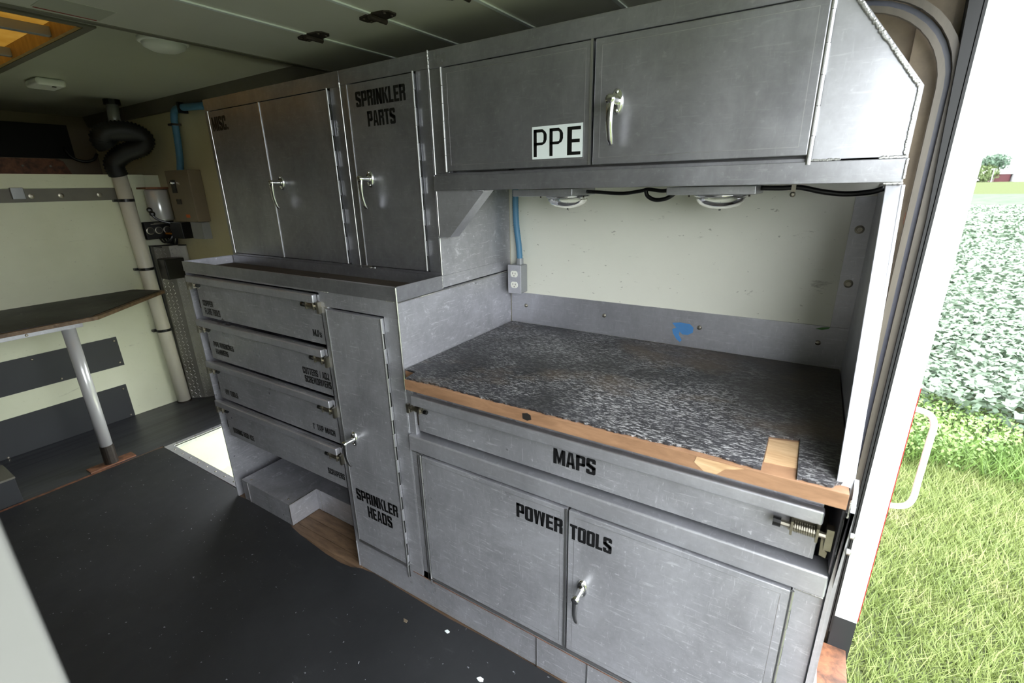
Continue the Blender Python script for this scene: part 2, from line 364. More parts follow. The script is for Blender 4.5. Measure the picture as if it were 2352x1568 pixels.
# hardware
def lever(x, y, z, parent, s=1.0, name='handle'):
    """L handle: oval escutcheon with two screws, round shank towards the room, lever hanging down"""
    mb = MB(); n = 20
    v = []
    for yy, k in ((y, 1.0), (y-.004*s, 1.0), (y-.007*s, .8)):
        for j in range(n):
            a = 2*math.pi*j/n; v.append((x+.0155*s*k*math.cos(a), yy, z+.029*s*k*math.sin(a)))
    mb.add(v, [(i*n+j, i*n+(j+1)%n, (i+1)*n+(j+1)%n, (i+1)*n+j) for i in range(2) for j in range(n)]+[tuple(range(2*n,3*n))])
    for zz in (z+.021*s, z-.021*s): mb.lathe([(.0045*s, 0), (.0045*s, -.002), (.002*s, -.0035)], (x, y-.006*s, zz), 1, 10)
    mb.tube([(x, y-.004, z), (x, y-.018*s, z), (x, y-.036*s, z), (x, y-.052*s, z)], [.0125*s, .0095*s, .0088*s, .0105*s], 16)
    mb.lathe([(.0085*s, 0), (.0075*s, -.002*s), (.0055*s, -.0022*s)], (x, y-.051*s, z), 1, 14)
    path = bezier([(x, y-.044*s, z+.006*s), (x-.001, y-.047*s, z-.02*s), (x-.002, y-.046*s, z-.055*s), (x-.001, y-.039*s, z-.085*s), (x, y-.032*s, z-.098*s)], 5)
    mb.tube(path, [.0105*s*(1-.45*i/len(path)) for i in range(len(path))], 12, True, .62, Vector((0,1,0)))
    return obj(name, mb, 'chrome', parent, smooth=True)
def piano(x, y, z0, z1, parent, r=.0034, side=1):
    mb = MB(); n = max(3, round((z1-z0)/.052)); d = (z1-z0)/n
    for i in range(n): mb.tube([(x, y, z0+i*d+.0006), (x, y, z0+(i+1)*d-.0006)], r, 10)
    h = obj('hinge', mb, 'edge', parent); mb = MB()
    for i in range(0, n, 2): mb.box(min(x+side*r*.9, x+side*(r+.0007)), max(x+side*r*.9, x+side*(r+.0007)), y+.001, y+.006, z0+i*d, z0+(i+1)*d)
    obj('hinge_shadow', mb, 'dark', parent)['kind'] = 'stuff'  # dark bars stand in for the shadows between hinge knuckles
    return h
def latch(x, y, z, d, parent, size=1.0):
    """small sliding barrel bolt; d = +1 bolt points to +x, knob on the other side"""
    mb = MB(); mb.m = 0
    xs = sorted((x-.022*d, x+.022*d)); mb.box(xs[0], xs[1], y-.0025, y, z-.013, z+.013)
    for q in (-.018, .018): mb.box(x+q-.0018, x+q+.0018, y-.017, y-.001, z-.010, z+.010)
    for k in range(9): mb.tube([(x-.014+k*.0033, y-.010, z), (x-.0125+k*.0033, y-.010, z)], .0072, 10)
    mb.tube([(x-.034*d, y-.010, z), (x+.034*d, y-.010, z)], .004, 8)
    mb.box(min(x+.030*d, x+.040*d), max(x+.030*d, x+.040*d), y-.014, y-.002, z-.019, z+.012)
    mb.m = 1
    mb.tube([(x-.046*d, y-.010, z), (x-.034*d, y-.010, z)], .0066, 10)
    mb.v = [(x+(q[0]-x)*(1+(size-1)*.4), y+(q[1]-y)*size, z+(q[2]-z)*size) for q in mb.v]
    return obj('latch', mb, ['steel', 'blackp'], parent)
def screw(mb, x, y, z, r=.006, axis=1, sgn=-1): mb.lathe([(r, 0), (r*.95, r*.3), (r*.55, r*.6), (r*.25, r*.62)], (x,y,z), axis, 12, sgn)

# ================================================================ ROOM SHELL
T = .05
mb = MB(); 
mb.box(F, -3.25, -.45, B, FL-T, FL); mb.box(-3.25, -2.44, -.45, 1.04, FL-T, FL); mb.box(-2.44, .20, -.45, B+.02, FL-T, FL)
floor = struct('floor', mb, 'woodf')
# step well sunk into the floor beside the drawers
mb = MB(); wx0, wx1, wy0, wy1, wz = -3.215, -2.47, 1.07, B+.015, FL-.30
mb.box(wx0-.02, wx0, wy0, wy1, wz, FL-.002); mb.box(wx1, wx1+.02, wy0, wy1, wz, FL-.002)
mb.box(wx0, wx1, wy0-.02, wy0, wz, FL-.002); mb.box(wx0, -3.12, wy1-.02, wy1, wz, FL-.002); mb.box(wx0, wx1, wy0, wy1, wz-.02, wz)
obj('step_well', mb, 'cream3', floor)
mb = MB()
mb.box(-3.255, -3.212, 1.035, B, FL, FL+.006); mb.box(-3.212, -2.36, 1.035, 1.078, FL, FL+.006)
mb.box(-3.222, -3.212, 1.075, B, FL-.02, FL+.010)
well = struct('trim_1', mb, 'alu_b')
mb = MB()
for i in range(9): screw(mb, -3.16+i*.095, 1.056, FL+.006, .005, 2, 1)
for i in range(5): screw(mb, -3.235, 1.1+i*.11, FL+.006, .005, 2, 1)
obj('screw', mb, 'steel', well)['kind'] = 'stuff'

def wall_y(name, x0, x1, y0, y1, z0, z1, mat): return struct(name, MB().box(x0, x1, y0, y1, z0, z1), mat)
mb = MB(); mb.m = 0; mb.box(-1.047, .165, B, B+T, FL-T, .0); mb.box(-1.047, -.3, B, B+T, .0, .62); mb.m = 2; mb.box(-.3, .165, B, B+T, .0, .62); mb.m = 1; mb.box(-4.95, -3.12, B, B+T, FL-.35, .62); mb.box(-2.47, -1.047, B, B+T, FL-.35, .62); mb.box(-3.12, -2.47, B, B+T, -.62, .62); mb.m = 2; mb.box(.165, .3095, B-.02, B+T, FL-T, .62)
wl = struct('wall_left', mb, ['cream', 'cream2', 'beige'])
M['opp'] = plain('dull_grey_wall', (.46,.45,.42), .5, 0, .08, 3)
struct('wall_right', MB().box(-4.95, .33, -.45-T, -.45, FL-T, .62), 'opp')
mb = MB(); mb.box(F-T, F, -.45, B, FL, .125); wf = struct('wall_front', mb, 'cream3')
# over-cab recess above the front wall
mb = MB(); mb.box(-4.95, -4.87, -.45, B, .08, .62); mb.box(-4.87, F-T, -.45, B, .08, .125)
struct('wall_overcab', mb, 'tan')
# ceiling with skylight opening
sx0, sx1, sy0, sy1, CZ = -3.75, -2.30, .12, .84, .57
mb = MB()
mb.box(sx1, .33, -.45, B, CZ, CZ+.06); mb.box(-4.95, sx0, -.45, B, CZ, CZ+.06)
mb.box(sx0, sx1, -.45, sy0, CZ, CZ+.06); mb.box(sx0, sx1, sy1, B, CZ, CZ+.06)
struct('ceiling', mb, 'ceil')
mb = MB(); sk = thing('window_1', None, None, (-3.0, .5, CZ)); sk['kind'] = 'structure'
d = .05
mb.box(sx0, sx1, sy1-.015, sy1, CZ-.004, CZ+d); mb.box(sx0, sx1, sy0, sy0+.015, CZ-.004, CZ+d)
mb.box(sx0, sx0+.015, sy0, sy1, CZ-.004, CZ+d); mb.box(sx1-.015, sx1, sy0, sy1, CZ-.004, CZ+d)
obj('window_frame', mb, 'sky_wood', sk)
mb = MB()
mb.box(sx0-.02, sx1+.03, sy1, sy1+.028, CZ-.006, CZ); mb.box(sx1, sx1+.03, sy0, sy1, CZ-.006, CZ)
obj('trim_strip', mb, 'gravel', sk)
obj('pane', MB().box(sx0, sx1, sy0, sy1, CZ+d, CZ+d+.004), 'fibre', sk)
for xx in (-2.565, -3.045, -3.5): obj('crossbar', MB().box(xx-.015, xx+.015, sy0+.015, sy1-.015, CZ+.004, CZ+.037), 'grey', sk, .002)
# dark cornice between ceiling and side wall
struct('trim_2', MB().prism([(B-.035, CZ), (B, CZ), (B, CZ-.075), (B-.012, CZ-.07)], 0, -4.87, -.3), 'gravel')
struct('trim_3', MB().prism([(-.415, CZ), (-.45, CZ), (-.45, CZ-.075), (-.438, CZ-.07)], 0, -4.87, -.3), 'gravel')

# floor coverings
mat_edge = [(-2.352,1.000),(-2.25,1.008),(-2.088,1.014),(-1.99,1.016),(-1.93,1.010),(-1.88,.996),(-1.80,.984),(-1.70,.976),(-1.60,.968),(-1.50,.966),(-1.44,.974),(-1.40,.990),(-1.33,.999),(-1.2,.996),(-1.05,.993),(-.93,.991),(-.84,.994),(-.7,.998),(-.58,.997),(-.4,.993),(-.2,.992),(.0,.991),(.185,.99)]
pts = [(-3.262,-.44),(.185,-.44)]+mat_edge[::-1]+[(-2.37,1.03),(-3.255,1.032),(-3.262,.98)]
single('floor_mat', MB().prism(pts, 2, FL, FL+.006), 'mat', 'black rubber mat covering the truck floor in front of the cabinets', 'mat')
mb = MB(); mb.box(F, -3.31, -.44, B-.005, FL, FL+.004); mb.box(-3.31, -3.258, 1.04, B-.005, FL, FL+.004); mb.box(-3.31, -3.285, -.44, 1.04, FL, FL+.004)
single('floor_sheet', mb, 'floor2', 'scuffed shiny black floor sheet along the front wall under the table', 'floor sheet')
mb = MB(); mb.prism([(-3.285,.40),(-3.262,.40),(-3.262,.84),(-3.272,.86),(-3.285,.72)], 2, FL, FL+.005); mb.box(-3.285, -3.262, -.3, .40, FL, FL+.004)
single('rust_strip', mb, 'rust', 'rusty bare strip between the black floor mat and the front floor sheet', 'metal strip')

# ================================================================ UPPER CABINETS
def frame_front(mb, x0, x1, z0, z1, opens, y0, y1):
    """front frame as bars: opens = [(xa,xb,za,zb)] one row of openings sharing za,zb"""
    za, zb = opens[0][2], opens[0][3]
    mb.box(x0, x1, y0, y1, zb, z1); mb.box(x0, x1, y0, y1, z0, za)
    xs = [x0]+[q for o in opens for q in o[:2]]+[x1]
    for i in range(0, len(xs), 2):
        if xs[i+1]-xs[i] > 1e-4: mb.box(xs[i], xs[i+1], y0, y1, za, zb)
def shell(mb, x0, x1, z0, z1, y0, y1, t=.004):
    mb.box(x0, x0+t, y0, y1, z0, z1); mb.box(x1-t, x1, y0, y1, z0, z1)
    mb.box(x0, x1, y0, y1, z0, z0+t); mb.box(x0, x1, y0, y1, z1-t, z1); mb.box(x0, x1, y0+.03, y0+.034, z0, z1)
def door_sheet(name, x0, x1, z0, z1, y, parent, mat, gapx=(.0015,.0015), crease=True, label=None):
    o = obj(name, MB().box(x0+gapx[0], x1-gapx[1], y-.012, y+.012, z0+.002, z1-.0035), mat, parent, .0022, label=label)
    if crease:
        e = .019; mb = MB(); yy = y-.0123
        for a in (x0+e, x1-e): mb.box(a-.0004, a+.0004, yy, yy+.0004, z0+e, z1-e)
        for a in (z0+e, z1-e): mb.box(x0+e, x1-e, yy, yy+.0004, a-.0004, a+.0004)
        obj('crease_line', mb, 'edge', o)
    return o
yU = U-.0; 
ZT = .384
# MISC double-door cabinet
c1 = thing('wall_cabinet', 'tall aluminium double-door wall cabinet lettered MISC. above the tray', 'cabinet', (-1.9, 1.43, -.28))
mb = MB(); frame_front(mb, -2.338, -1.447, -.282, ZT, [(-2.292, -1.500, -.272, .336)], U, U+.02); shell(mb, -2.338, -1.447, -.30, ZT, U+.018, B-.002)
obj('body', mb, 'alu_u', c1, .0015)
dl = door_sheet('door', -2.288, -1.909, -.270, .334, U-.002, c1, 'alu_u', crease=False)
lettering('lettering', 'MISC.', -2.268, -2.146, .252, .307, U-.0146, dl, s=.39)
piano(-2.290, U-.013, -.268, .333, dl, side=-1)
dr = door_sheet('door', -1.909, -1.503, -.270, .334, U-.002, c1, 'alu_u', crease=False)
obj('edge_strip', MB().box(-1.912, -1.906, U-.0165, U-.013, -.268, .332), 'edge', dr)
piano(-1.501, U-.013, -.268, .335, dr); lever(-1.838, U-.014, .033, dr)
# SPRINKLER PARTS cabinet
c2 = thing('wall_cabinet', 'narrow single-door aluminium wall cabinet lettered SPRINKLER PARTS', 'cabinet', (-1.25, 1.43, -.28))
mb = MB(); frame_front(mb, -1.445, -1.0515, -.282, ZT, [(-1.400, -1.099, -.272, .338)], U, U+.02); shell(mb, -1.445, -1.0515, -.30, ZT, U+.018, B-.002)
obj('body', mb, 'alu_u', c2, .0015)
mb = MB(); weld(mb, (-1.446, U-.001, -.27), (-1.446, U-.001, -.262), .005); weld(mb, (-1.446, U-.001, .325), (-1.446, U-.001, .345), .005); mb.tube([(-1.446, U-.001, -.262), (-1.446, U-.001, .33)], .0022, 6)
weld(mb, (-1.40, U-.001, -.277), (-1.37, U-.001, -.277), .005); obj('weld_bead', mb, 'weld', c2)['kind'] = 'stuff'
dp = door_sheet('door', -1.398, -1.101, -.270, .336, U-.002, c2, 'alu_u', crease=False)
obj('edge_strip', MB().box(-1.400, -1.3955, U-.016, U-.013, -.268, .334), 'edge', dp)
lettering_join('lettering', [('SPRINKLER', -1.358, -1.133, .261, .307), ('PARTS', -1.311, -1.184, .199, .245)], U-.0146, dp)
piano(-1.100, U-.013, -.268, .337, dp); lever(-1.328, U-.014, .035, dp)
# PPE cabinet with slanted end panel
c3 = thing('wall_cabinet', 'wide aluminium wall cabinet with white PPE sticker above the workbench', 'cabinet', (-.5, 1.43, -.01))
mb = MB(); frame_front(mb, -1.045, -.030, -.0075, ZT, [(-.990, -.034, .044, .335)], U, U+.02)
mb.box(-1.045, .128, U-.012, U, -.0075, .036)             # protruding bottom rail
mb.box(-1.041, -.036, U+.03, U+.034, 0, ZT); mb.box(-1.045, .124, U, B-.002, -.0075, -.003); mb.box(-1.045, -1.041, U+.02, B-.002, 0, ZT); mb.box(-1.045, -.04, U+.02, B-.002, ZT-.004, ZT)
obj('body', mb, 'alu_u', c3, .0015)
mb = MB(); ep = [(-.030, .040), (.1285, .040), (.1285, .160), (-.043, ZT), (-.043+.0, ZT), (-.043, .33), (-.030, .33)]
ep = [(-.030, .040), (.1285, .040), (.1285, .160), (-.040, ZT), (-.050, ZT), (-.050, .337), (-.030, .337)]
mb.prism(ep, 1, U-.004, U+.004)
mb.hexa([(.1245,U,-.0075),(.1285,U,-.0075),(.1285,B-.002,-.0075),(.1245,B-.002,-.0075)], [(.1245,U,.160),(.1285,U,.160),(.1285,B-.002,.160),(.1245,B-.002,.160)])
mb.prism([(.1285,.160),(-.040,ZT),(-.044,ZT-.001),(.1245,.158)], 1, U+.002, B-.002)
obj('end_panel', mb, 'alu_b', c3)
mb = MB(); weld(mb, (.122, U-.006, .045), (.1225, U-.006, .158), .0042); weld(mb, (.120, U-.006, .162), (-.040, U-.006, .375), .0055); weld(mb, (-.028, U-.008, .0385), (.02, U-.008, .0385), .004); weld(mb, (.085, U-.008, .0385), (.125, U-.008, .0385), .0045); weld(mb, (.10, U-.010, -.009), (.127, U-.010, -.009), .004); weld(mb, (.1275, U-.014, .0), (.1275, U-.014, .034), .003)
obj('weld_bead', mb, 'weld', c3)['kind'] = 'stuff'
d1 = door_sheet('door', -.988, -.515, .0465, .333, U-.002, c3, 'alu_u')
obj('edge_strip', MB().box(-.5205, -.5145, U-.0165, U-.013, .049, .331), 'edge', d1)
piano(-.990, U-.013, .046, .333, d1, side=-1)
st = obj('sticker', MB().box(-.685, -.537, U-.0152, U-.0144, .069, .150), 'sticker', d1)
d1n = st
mb = MB()
for x0_, gch in ((-.680,'P'), (-.632,'P'), (-.580,'E')):
    wd = .040 if gch == 'P' else .038; st_, bt = .24, .11
    gw, polys = glyph(gch, st_ if gch=='P' else .30, bt if gch=='P' else .12, .12)
    if gch == 'P': polys = [[(0,0),(st_,0),(st_,1),(0,1)], [(0,1-bt),(.62,1-bt),(.72,1-bt*1.25),(.9,1-.1),(.68,1),(0,1)], [(.72,1-bt*1.25),(.76,.80),(1.0,.80),(.9,.9)], [(.76,.62),(1.0,.62),(1.0,.80),(.76,.80)], [(.70,.53),(.9,.5),(1.0,.62),(.76,.62)], [(0,.42),(.66,.42),(.9,.5),(.70,.53),(.6,.52),(0,.52)]]
    for p in polys:
        ar = sum(p[q][0]*p[(q+1)%len(p)][1]-p[(q+1)%len(p)][0]*p[q][1] for q in range(len(p)))
        if ar < 0: p = p[::-1]
        mb.add([(x0_+px*wd/ (1 if gch=='P' else .86), U-.0156, .075+pz*.068) for px, pz in p], [tuple(range(len(p)))])
obj('lettering', mb, 'ink', d1)
d2 = door_sheet('door', -.511, -.036, .0465, .333, U-.002, c3, 'alu_u')
piano(-.0335, U-.011, .030, .36, d2, .0048); lever(-.449, U-.014, .189, d2, 1.0)
mb = MB(); mb.box(-.40, -.398, U-.0145, U-.0142, .02, .02)
# corner stile between the cabinets (weld line) and triangular brace below
mb = MB(); weld(mb, (-1.046, U-.002, .337), (-1.046, U-.002, .383), .0045); mb.tube([(-1.046, U-.001, .04), (-1.046, U-.001, .335)], .003, 6); weld(mb, (-1.046, U-.008, -.005), (-1.046, U-.008, .035), .0042); mb.tube([(-1.046, U-.001, -.28), (-1.046, U-.001, -.01)], .0028, 6); weld(mb, (-1.046, U-.003, -.325), (-1.046, U-.003, -.285), .004)
obj('weld_bead', mb, 'weld', c3)['kind'] = 'stuff'
mb = MB(); mb.prism([(-1.046,-.0075),(-.862,-.0075),(-1.036,-.151),(-1.046,-.151)], 1, U-.002, U+.003)
mb.hexa([(-1.046,U-.004,-.153),(-1.000,U-.004,-.153),(-1.000,U+.045,-.153),(-1.046,U+.045,-.153)], [(-.905,U-.004,-.009),(-.856,U-.004,-.009),(-.856,U+.045,-.009),(-.905,U+.045,-.009)])
weld(mb, (-1.046,U-.006,-.154), (-1.0,U-.006,-.154), .003); weld(mb, (-.90,U-.006,-.010), (-.86,U-.006,-.010), .003)
obj('corner_brace', mb, 'alu_b', c3, .001)

# ================================================================ LOWER LEFT CABINET (drawers + tall locker door)
c4 = thing('drawer_cabinet', 'low aluminium cabinet with four stacked drawers and a tall SPRINKLER HEADS door', 'cabinet', (-1.7, 1.3, FL))
mb = MB(); xr = -1.047
mb.box(-2.354, -2.346, L, B-.002, FL+.002, -.285)                        # left side sheet
mb.box(-1.424, -1.379, L, L+.02, -1.378, -.38); mb.box(-1.424, -1.418, L, B-.01, FL+.002, -.38)
mb.box(-2.354, -1.424, L, L+.012, -.334, -.285)
xq = xr-.0045; mb.box(-1.424, xq, L, L+.02, -.381, -.285); mb.box(-1.379, xq, L, L+.02, -1.378, -1.345); mb.box(-1.112, xq, L, L+.02, -1.345, -.381)
mb.box(xr-.004, xr, L, B-.002, FL+.14, -.283)                              # right side sheet, above the bench too
mb.box(xr-.004, xr, U, B-.002, -.283, -.010)
mb.box(-2.35, xr, L+.02, B-.002, -.328, -.322)                           # tray floor sheet
mb.box(-2.346, -1.424, 1.5, 1.504, FL+.004, -.33)
obj('body', mb, 'alu_l', c4, .0012)
mb = MB(); mb.box(-2.354, xr, L-.003, L+.001, -.327, -.283); mb.box(-2.354, -2.350, L, U+.0, -.327, -.283); mb.box(xr, xr+.003, L, U+.0, -.327, -.280); mb.box(-2.338, xr, U-.003, U, -.32, -.281)
obj('tray_rim', mb, 'alu_u', c4, .0008)
obj('tray_floor', MB().box(-2.345, xr-.005, L+.005, U-.004, -.3215, -.3185), 'tray', c4)
mb = MB(); mb.tube([(xr+.002, L+.0, -.33), (xr+.002, B-.005, -.33)], .0022, 6); weld(mb, (xr+.002, 1.10, -.331), (xr+.002, 1.16, -.331), .004); weld(mb, (xr+.002, 1.30, -.331), (xr+.002, 1.33, -.331), .004); mb.tube([(xr, L-.001, -.62), (xr, L-.001, -.283)], .003, 6); weld(mb, (-1.40, L-.001, -.3275), (-1.37, L-.001, -.3275), .003); weld(mb, (-1.09, L-.001, -.3275), (-1.06, L-.001, -.3275), .003); weld(mb, (-1.42, L-.001, -.383), (-1.385, L-.001, -.383), .003)
obj('weld_bead', mb, 'weld', c4)['kind'] = 'stuff'
texts = [[('COPPER', -2.262, -2.178, -.483+.008, -.450+.001), ('FLARE TOOLS', -2.258, -2.132, -.514, -.484)],
         [('PIPE WRENCHES', -2.250, -2.082, -.665, -.640), ('HAMMERS', -2.243, -2.137, -.700, -.674)],
         [('HW TOOLS', -2.240, -2.134, -.902, -.875)], [('BORING ROD ICE', -2.248, -2.071, -1.106, -1.079)]]
texr = [[("MJ's", -1.494, -1.444, -.502, -.476)], [('CUTTERS / ADJ.', -1.596, -1.435, -.668, -.640), ('SCREWDRIVERS', -1.590, -1.433, -.702, -.674)],
        [('1" TAP MACH', -1.591, -1.454, -.906, -.880)], [('SCRAPERS', -1.539, -1.436, -1.096, -1.069)]]
for k in range(4):
    zt = -.343-.2015*k; zb = zt-.184; yd = L+.004
    d = obj('drawer', MB().box(-2.287, -1.428, yd, yd+.012, zb, zt).box(-2.28, -1.44, yd+.012, yd+.42, zb+.01, zb+.014).box(-2.28, -2.276, yd+.012, yd+.42, zb+.01, zt-.03).box(-1.444, -1.44, yd+.012, yd+.42, zb+.01, zt-.03), 'alu_l', c4, .001)
    mb = MB(); mb.box(-2.330, -1.440, yd-.020, yd-.0005, zt-.030, zt+.001)
    obj('pull_lip', mb, 'alu_b', d, .004)
    latch(-1.462, yd, -.382-.2018*k, 1, d, 1.3); latch(-2.290, yd, -.382-.2018*k, -1, d, 1.3)
    lettering_join('lettering', texts[k], yd-.0008, d, 'letterf')
    lettering_join('lettering', texr[k], yd-.0008, d, 'letter')
    mb = MB(); mb.box(-2.322, -2.297, yd+.012, yd+.30, zb+.03, zb+.07); obj('drawer_slide', mb, 'dsteel', d)
d = door_sheet('door', -1.377, -1.114, -1.343, -.383, L-.002, c4, 'alu_l', crease=False)
obj('edge_strip', MB().box(-1.380, -1.3755, L-.016, L-.013, -1.340, -.385), 'edge', d)
piano(-1.1125, L-.013, -1.40, -.384, d); lever(-1.318, L-.014, -.866, d)
lettering_join('lettering', [('SPRINKLER', -1.354, -1.132, -1.139, -1.089), ('HEADS', -1.300, -1.169, -1.203, -1.151)], L-.0146, d)
# aluminium step box on the floor under the drawers
sb = thing('floor_box', 'low aluminium sheet box on the floor in the open bay under the drawers', 'box', (-1.9, 1.25, FL))
mb = MB(); prof = [(-2.290, 1.006), (-1.890, 1.006), (-1.890, 1.150), (-1.425, 1.150), (-1.425, 1.498), (-2.290, 1.498)]
mb.prism(prof, 2, FL+.004, -1.388); obj('body', mb, 'alu_l', sb, .002)
mb = MB()
for p in ((-2.24,1.03), (-1.93,1.03), (-2.20,1.28)): screw(mb, p[0], p[1], -1.388, .005, 2, 1)
obj('screw', mb, 'steel', sb)['kind'] = 'stuff'
mb = MB(); mb.box(-1.893, -1.888, 1.004, 1.006, FL+.006, -1.388); mb.box(-2.24, -2.236, 1.003, 1.006, FL+.006, -1.392); mb.box(-1.89, -1.886, 1.006, 1.15, -1.391, -1.387); mb.box(-1.86, -1.856, 1.147, 1.15, FL+.006, -1.392); obj('edge_strip', mb, 'edge', sb)['kind'] = 'stuff'
# floorboards laid bare beside the box
for i, (ya, yb) in enumerate(((.985, 1.028), (1.031, 1.085), (1.088, 1.149))):
    o = obj('floorboard', MB().box(-1.888, -1.405, ya, yb, FL, FL+.0035), 'woodf', floor, .0008)

# ================================================================ WORKBENCH
wb = thing('workbench_cabinet', 'aluminium base cabinet with MAPS drawer and POWER TOOLS double doors under the worktop', 'cabinet', (-.45, 1.3, FL))
mb = MB()
mb.box(-1.045, -.995, L, L+.02, -1.378, -.833); mb.box(.074, .131, L, L+.02, -1.378, -.833); mb.box(-1.045, .131, L, L+.02, -1.378, -1.345)
mb.box(-1.045, -1.018, L+.002, L+.02, -.775, -.590)
mb.box(-1.02, .128, 1.3, 1.304, FL+.01, -.60); mb.box(-1.045, .131, L+.02, 1.3, -1.345, -1.34)
obj('body', mb, 'alu_l', wb, .0012)
obj('drawer_rail', MB().box(-1.044, .1305, L-.012, L+.05, -.832, -.7745), 'alu_b', wb, .005)
for xa, xb in ((-1.420, -.568), (-.565, -.392), (-.389, .131)):
    obj('kick_plate', MB().box(xa, xb, L+.002, L+.016, FL+.004, -1.378 if xa > -1 else -1.372), 'alu_l', wb, .0012)
mb = MB(); mb.box(-1.0225, -1.0195, L-.0015, L, -1.378, -.833); weld(mb, (-1.04, L-.002, -.838), (-1.0, L-.002, -.838), .003); weld(mb, (.08, L-.002, -.838), (.128, L-.002, -.838), .0035); weld(mb, (-1.046, L-.002, -.83), (-1.046, L-.002, -.78), .003); mb.box(-.5665, -.5655, L-.001, L+.002, -1.51, -1.378)
obj('weld_bead', mb, 'weld', wb)['kind'] = 'stuff'
d = door_sheet('door', -.993, -.4605, -1.343, -.836, L-.002, wb, 'alu_l')
piano(-.996, L-.013, -1.372, -.836, d, side=-1)
obj('edge_strip', MB().box(-.4655, -.4600, L-.0165, L-.013, -1.34, -.838), 'edge', d)
lettering('lettering', 'POWER', -.623, -.472, -.926, -.877, L-.0146, d)
d = door_sheet('door', -.4565, .0725, -1.343, -.836, L-.002, wb, 'alu_l')
piano(.0745, L-.013, -1.372, -.837, d); lever(-.408, L-.014, -1.083, d)
lettering('lettering', 'TOOLS', -.450, -.329, -.929, -.880, L-.0146, d)
d = obj('drawer', MB().box(-1.006, .098, L+.006, L+.018, -.757, -.62).box(-1.0, .09, L+.018, 1.28, -.75, -.746).box(.086, .09, L+.018, 1.28, -.75, -.64), 'alu_l', wb, .001)
mb = MB(); mb.box(-1.012, .100, L-.018, L+.0055, -.657, -.6235); obj('pull_lip', mb, 'alu_b', d, .005)
lettering('lettering', 'MAPS', -.513, -.390, -.720, -.673, L+.0052, d)
latch(.072, L+.006, -.680, 1, d, 1.6); latch(-1.004, L+.006, -.676, -1, d)
mb = MB(); pr = [(.105,-.700),(.119,-.700),(.120,-.712),(.113,-.718),(.113,-.728),(.120,-.734),(.119,-.748),(.107,-.745)]
mb.prism(pr, 1, L+.01, L+.30); obj('drawer_slide', mb, 'steel', d, label='bare zinc drawer slide end')
obj('drawer_slide', MB().box(-1.016, -1.008, L+.01, L+.3, -.74, -.695), 'dsteel', d)
obj('bottom_lip', MB().box(-.993, .073, L-.0165, L-.0005, -1.3505, -1.3455), 'edge', wb)
obj('bottom_lip', MB().box(-1.377, -1.113, L-.0165, L-.0005, -1.3505, -1.3455), 'edge', c4)
obj('rust_line', MB().box(-1.1, .13, L-.0008, L-.0001, -1.3795, -1.3765), 'rust', wb)
for xx in (-.5665, -.3905): obj('edge_strip', MB().box(xx-.002, xx+.002, L-.0004, L+.003, FL+.005, -1.380), 'edge', wb)
# worktop
wt = thing('worktop', 'brown plywood worktop with torn white-flecked black covering', 'worktop', (-.45, 1.3, -.585))
zt_ = -.551
mb = MB(); mb.prism([(-.994,.948),(.126,.948),(.126,B-.004),(-1.0435,B-.004),(-1.0435,1.003),(-.994,1.003)], 2, zt_-.034, zt_)
obj('plywood_slab', mb, 'wood', wt, .001)
random.seed(3)
front = [(-1.042,1.004),(-.996,1.001),(-.989,.952),(-.93,.955),(-.868,.958),(-.78,.956),(-.71,.952),(-.63,.954),(-.57,.956),(-.50,.955),(-.42,.957),(-.327,.954),(-.27,.957),(-.229,.958),(-.18,.962),(-.14,.963),(-.10,.961),(-.058,.956),(-.035,.953),(-.022,.953)]
ff = []
for a, b in zip(front, front[1:]):
    n = max(1, int(abs(b[0]-a[0])/.008))
    for i in range(n): ff.append((a[0]+(b[0]-a[0])*i/n, a[1]+(b[1]-a[1])*i/n+(random.uniform(-.0025,.0025) if a[0] > -.99 else 0)))
ff.append((-.021,.954))
poly = ff+[(-.0195,1.108),(.0405,1.122),(.0415,.953)]+[(.05+.01*i, .956+random.uniform(-.002,.002)) for i in range(6)]+[(.104,.968),(.1245,.985),(.1245,B-.006),(-1.042,B-.006)]
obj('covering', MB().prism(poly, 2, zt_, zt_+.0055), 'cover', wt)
mb = MB(); mb.prism([(-.019,.990),(.0395,.996),(.0395,1.112),(-.018,1.098)], 2, zt_, zt_+.0012); obj('bare_patch', mb, 'woodl', wt, label='bare pale pine patch where the covering is cut out')
mb = MB(); mb.prism([(-.142,-.554),(-.05,-.554),(-.068,-.561),(-.085,-.566),(-.10,-.583),(-.125,-.584),(-.146,-.568)], 1, .9472, .9485); obj('chipped_patch', mb, 'woodl', wt, label='chipped pale wood on the front edge')
mb = MB(); mb.prism([(-.575,-.560),(-.560,-.556),(-.550,-.560),(-.548,-.572),(-.560,-.578),(-.574,-.575)], 1, .9474, .9485); obj('ink_stain', mb, 'letterf', wt, label='dark stain on the front edge')
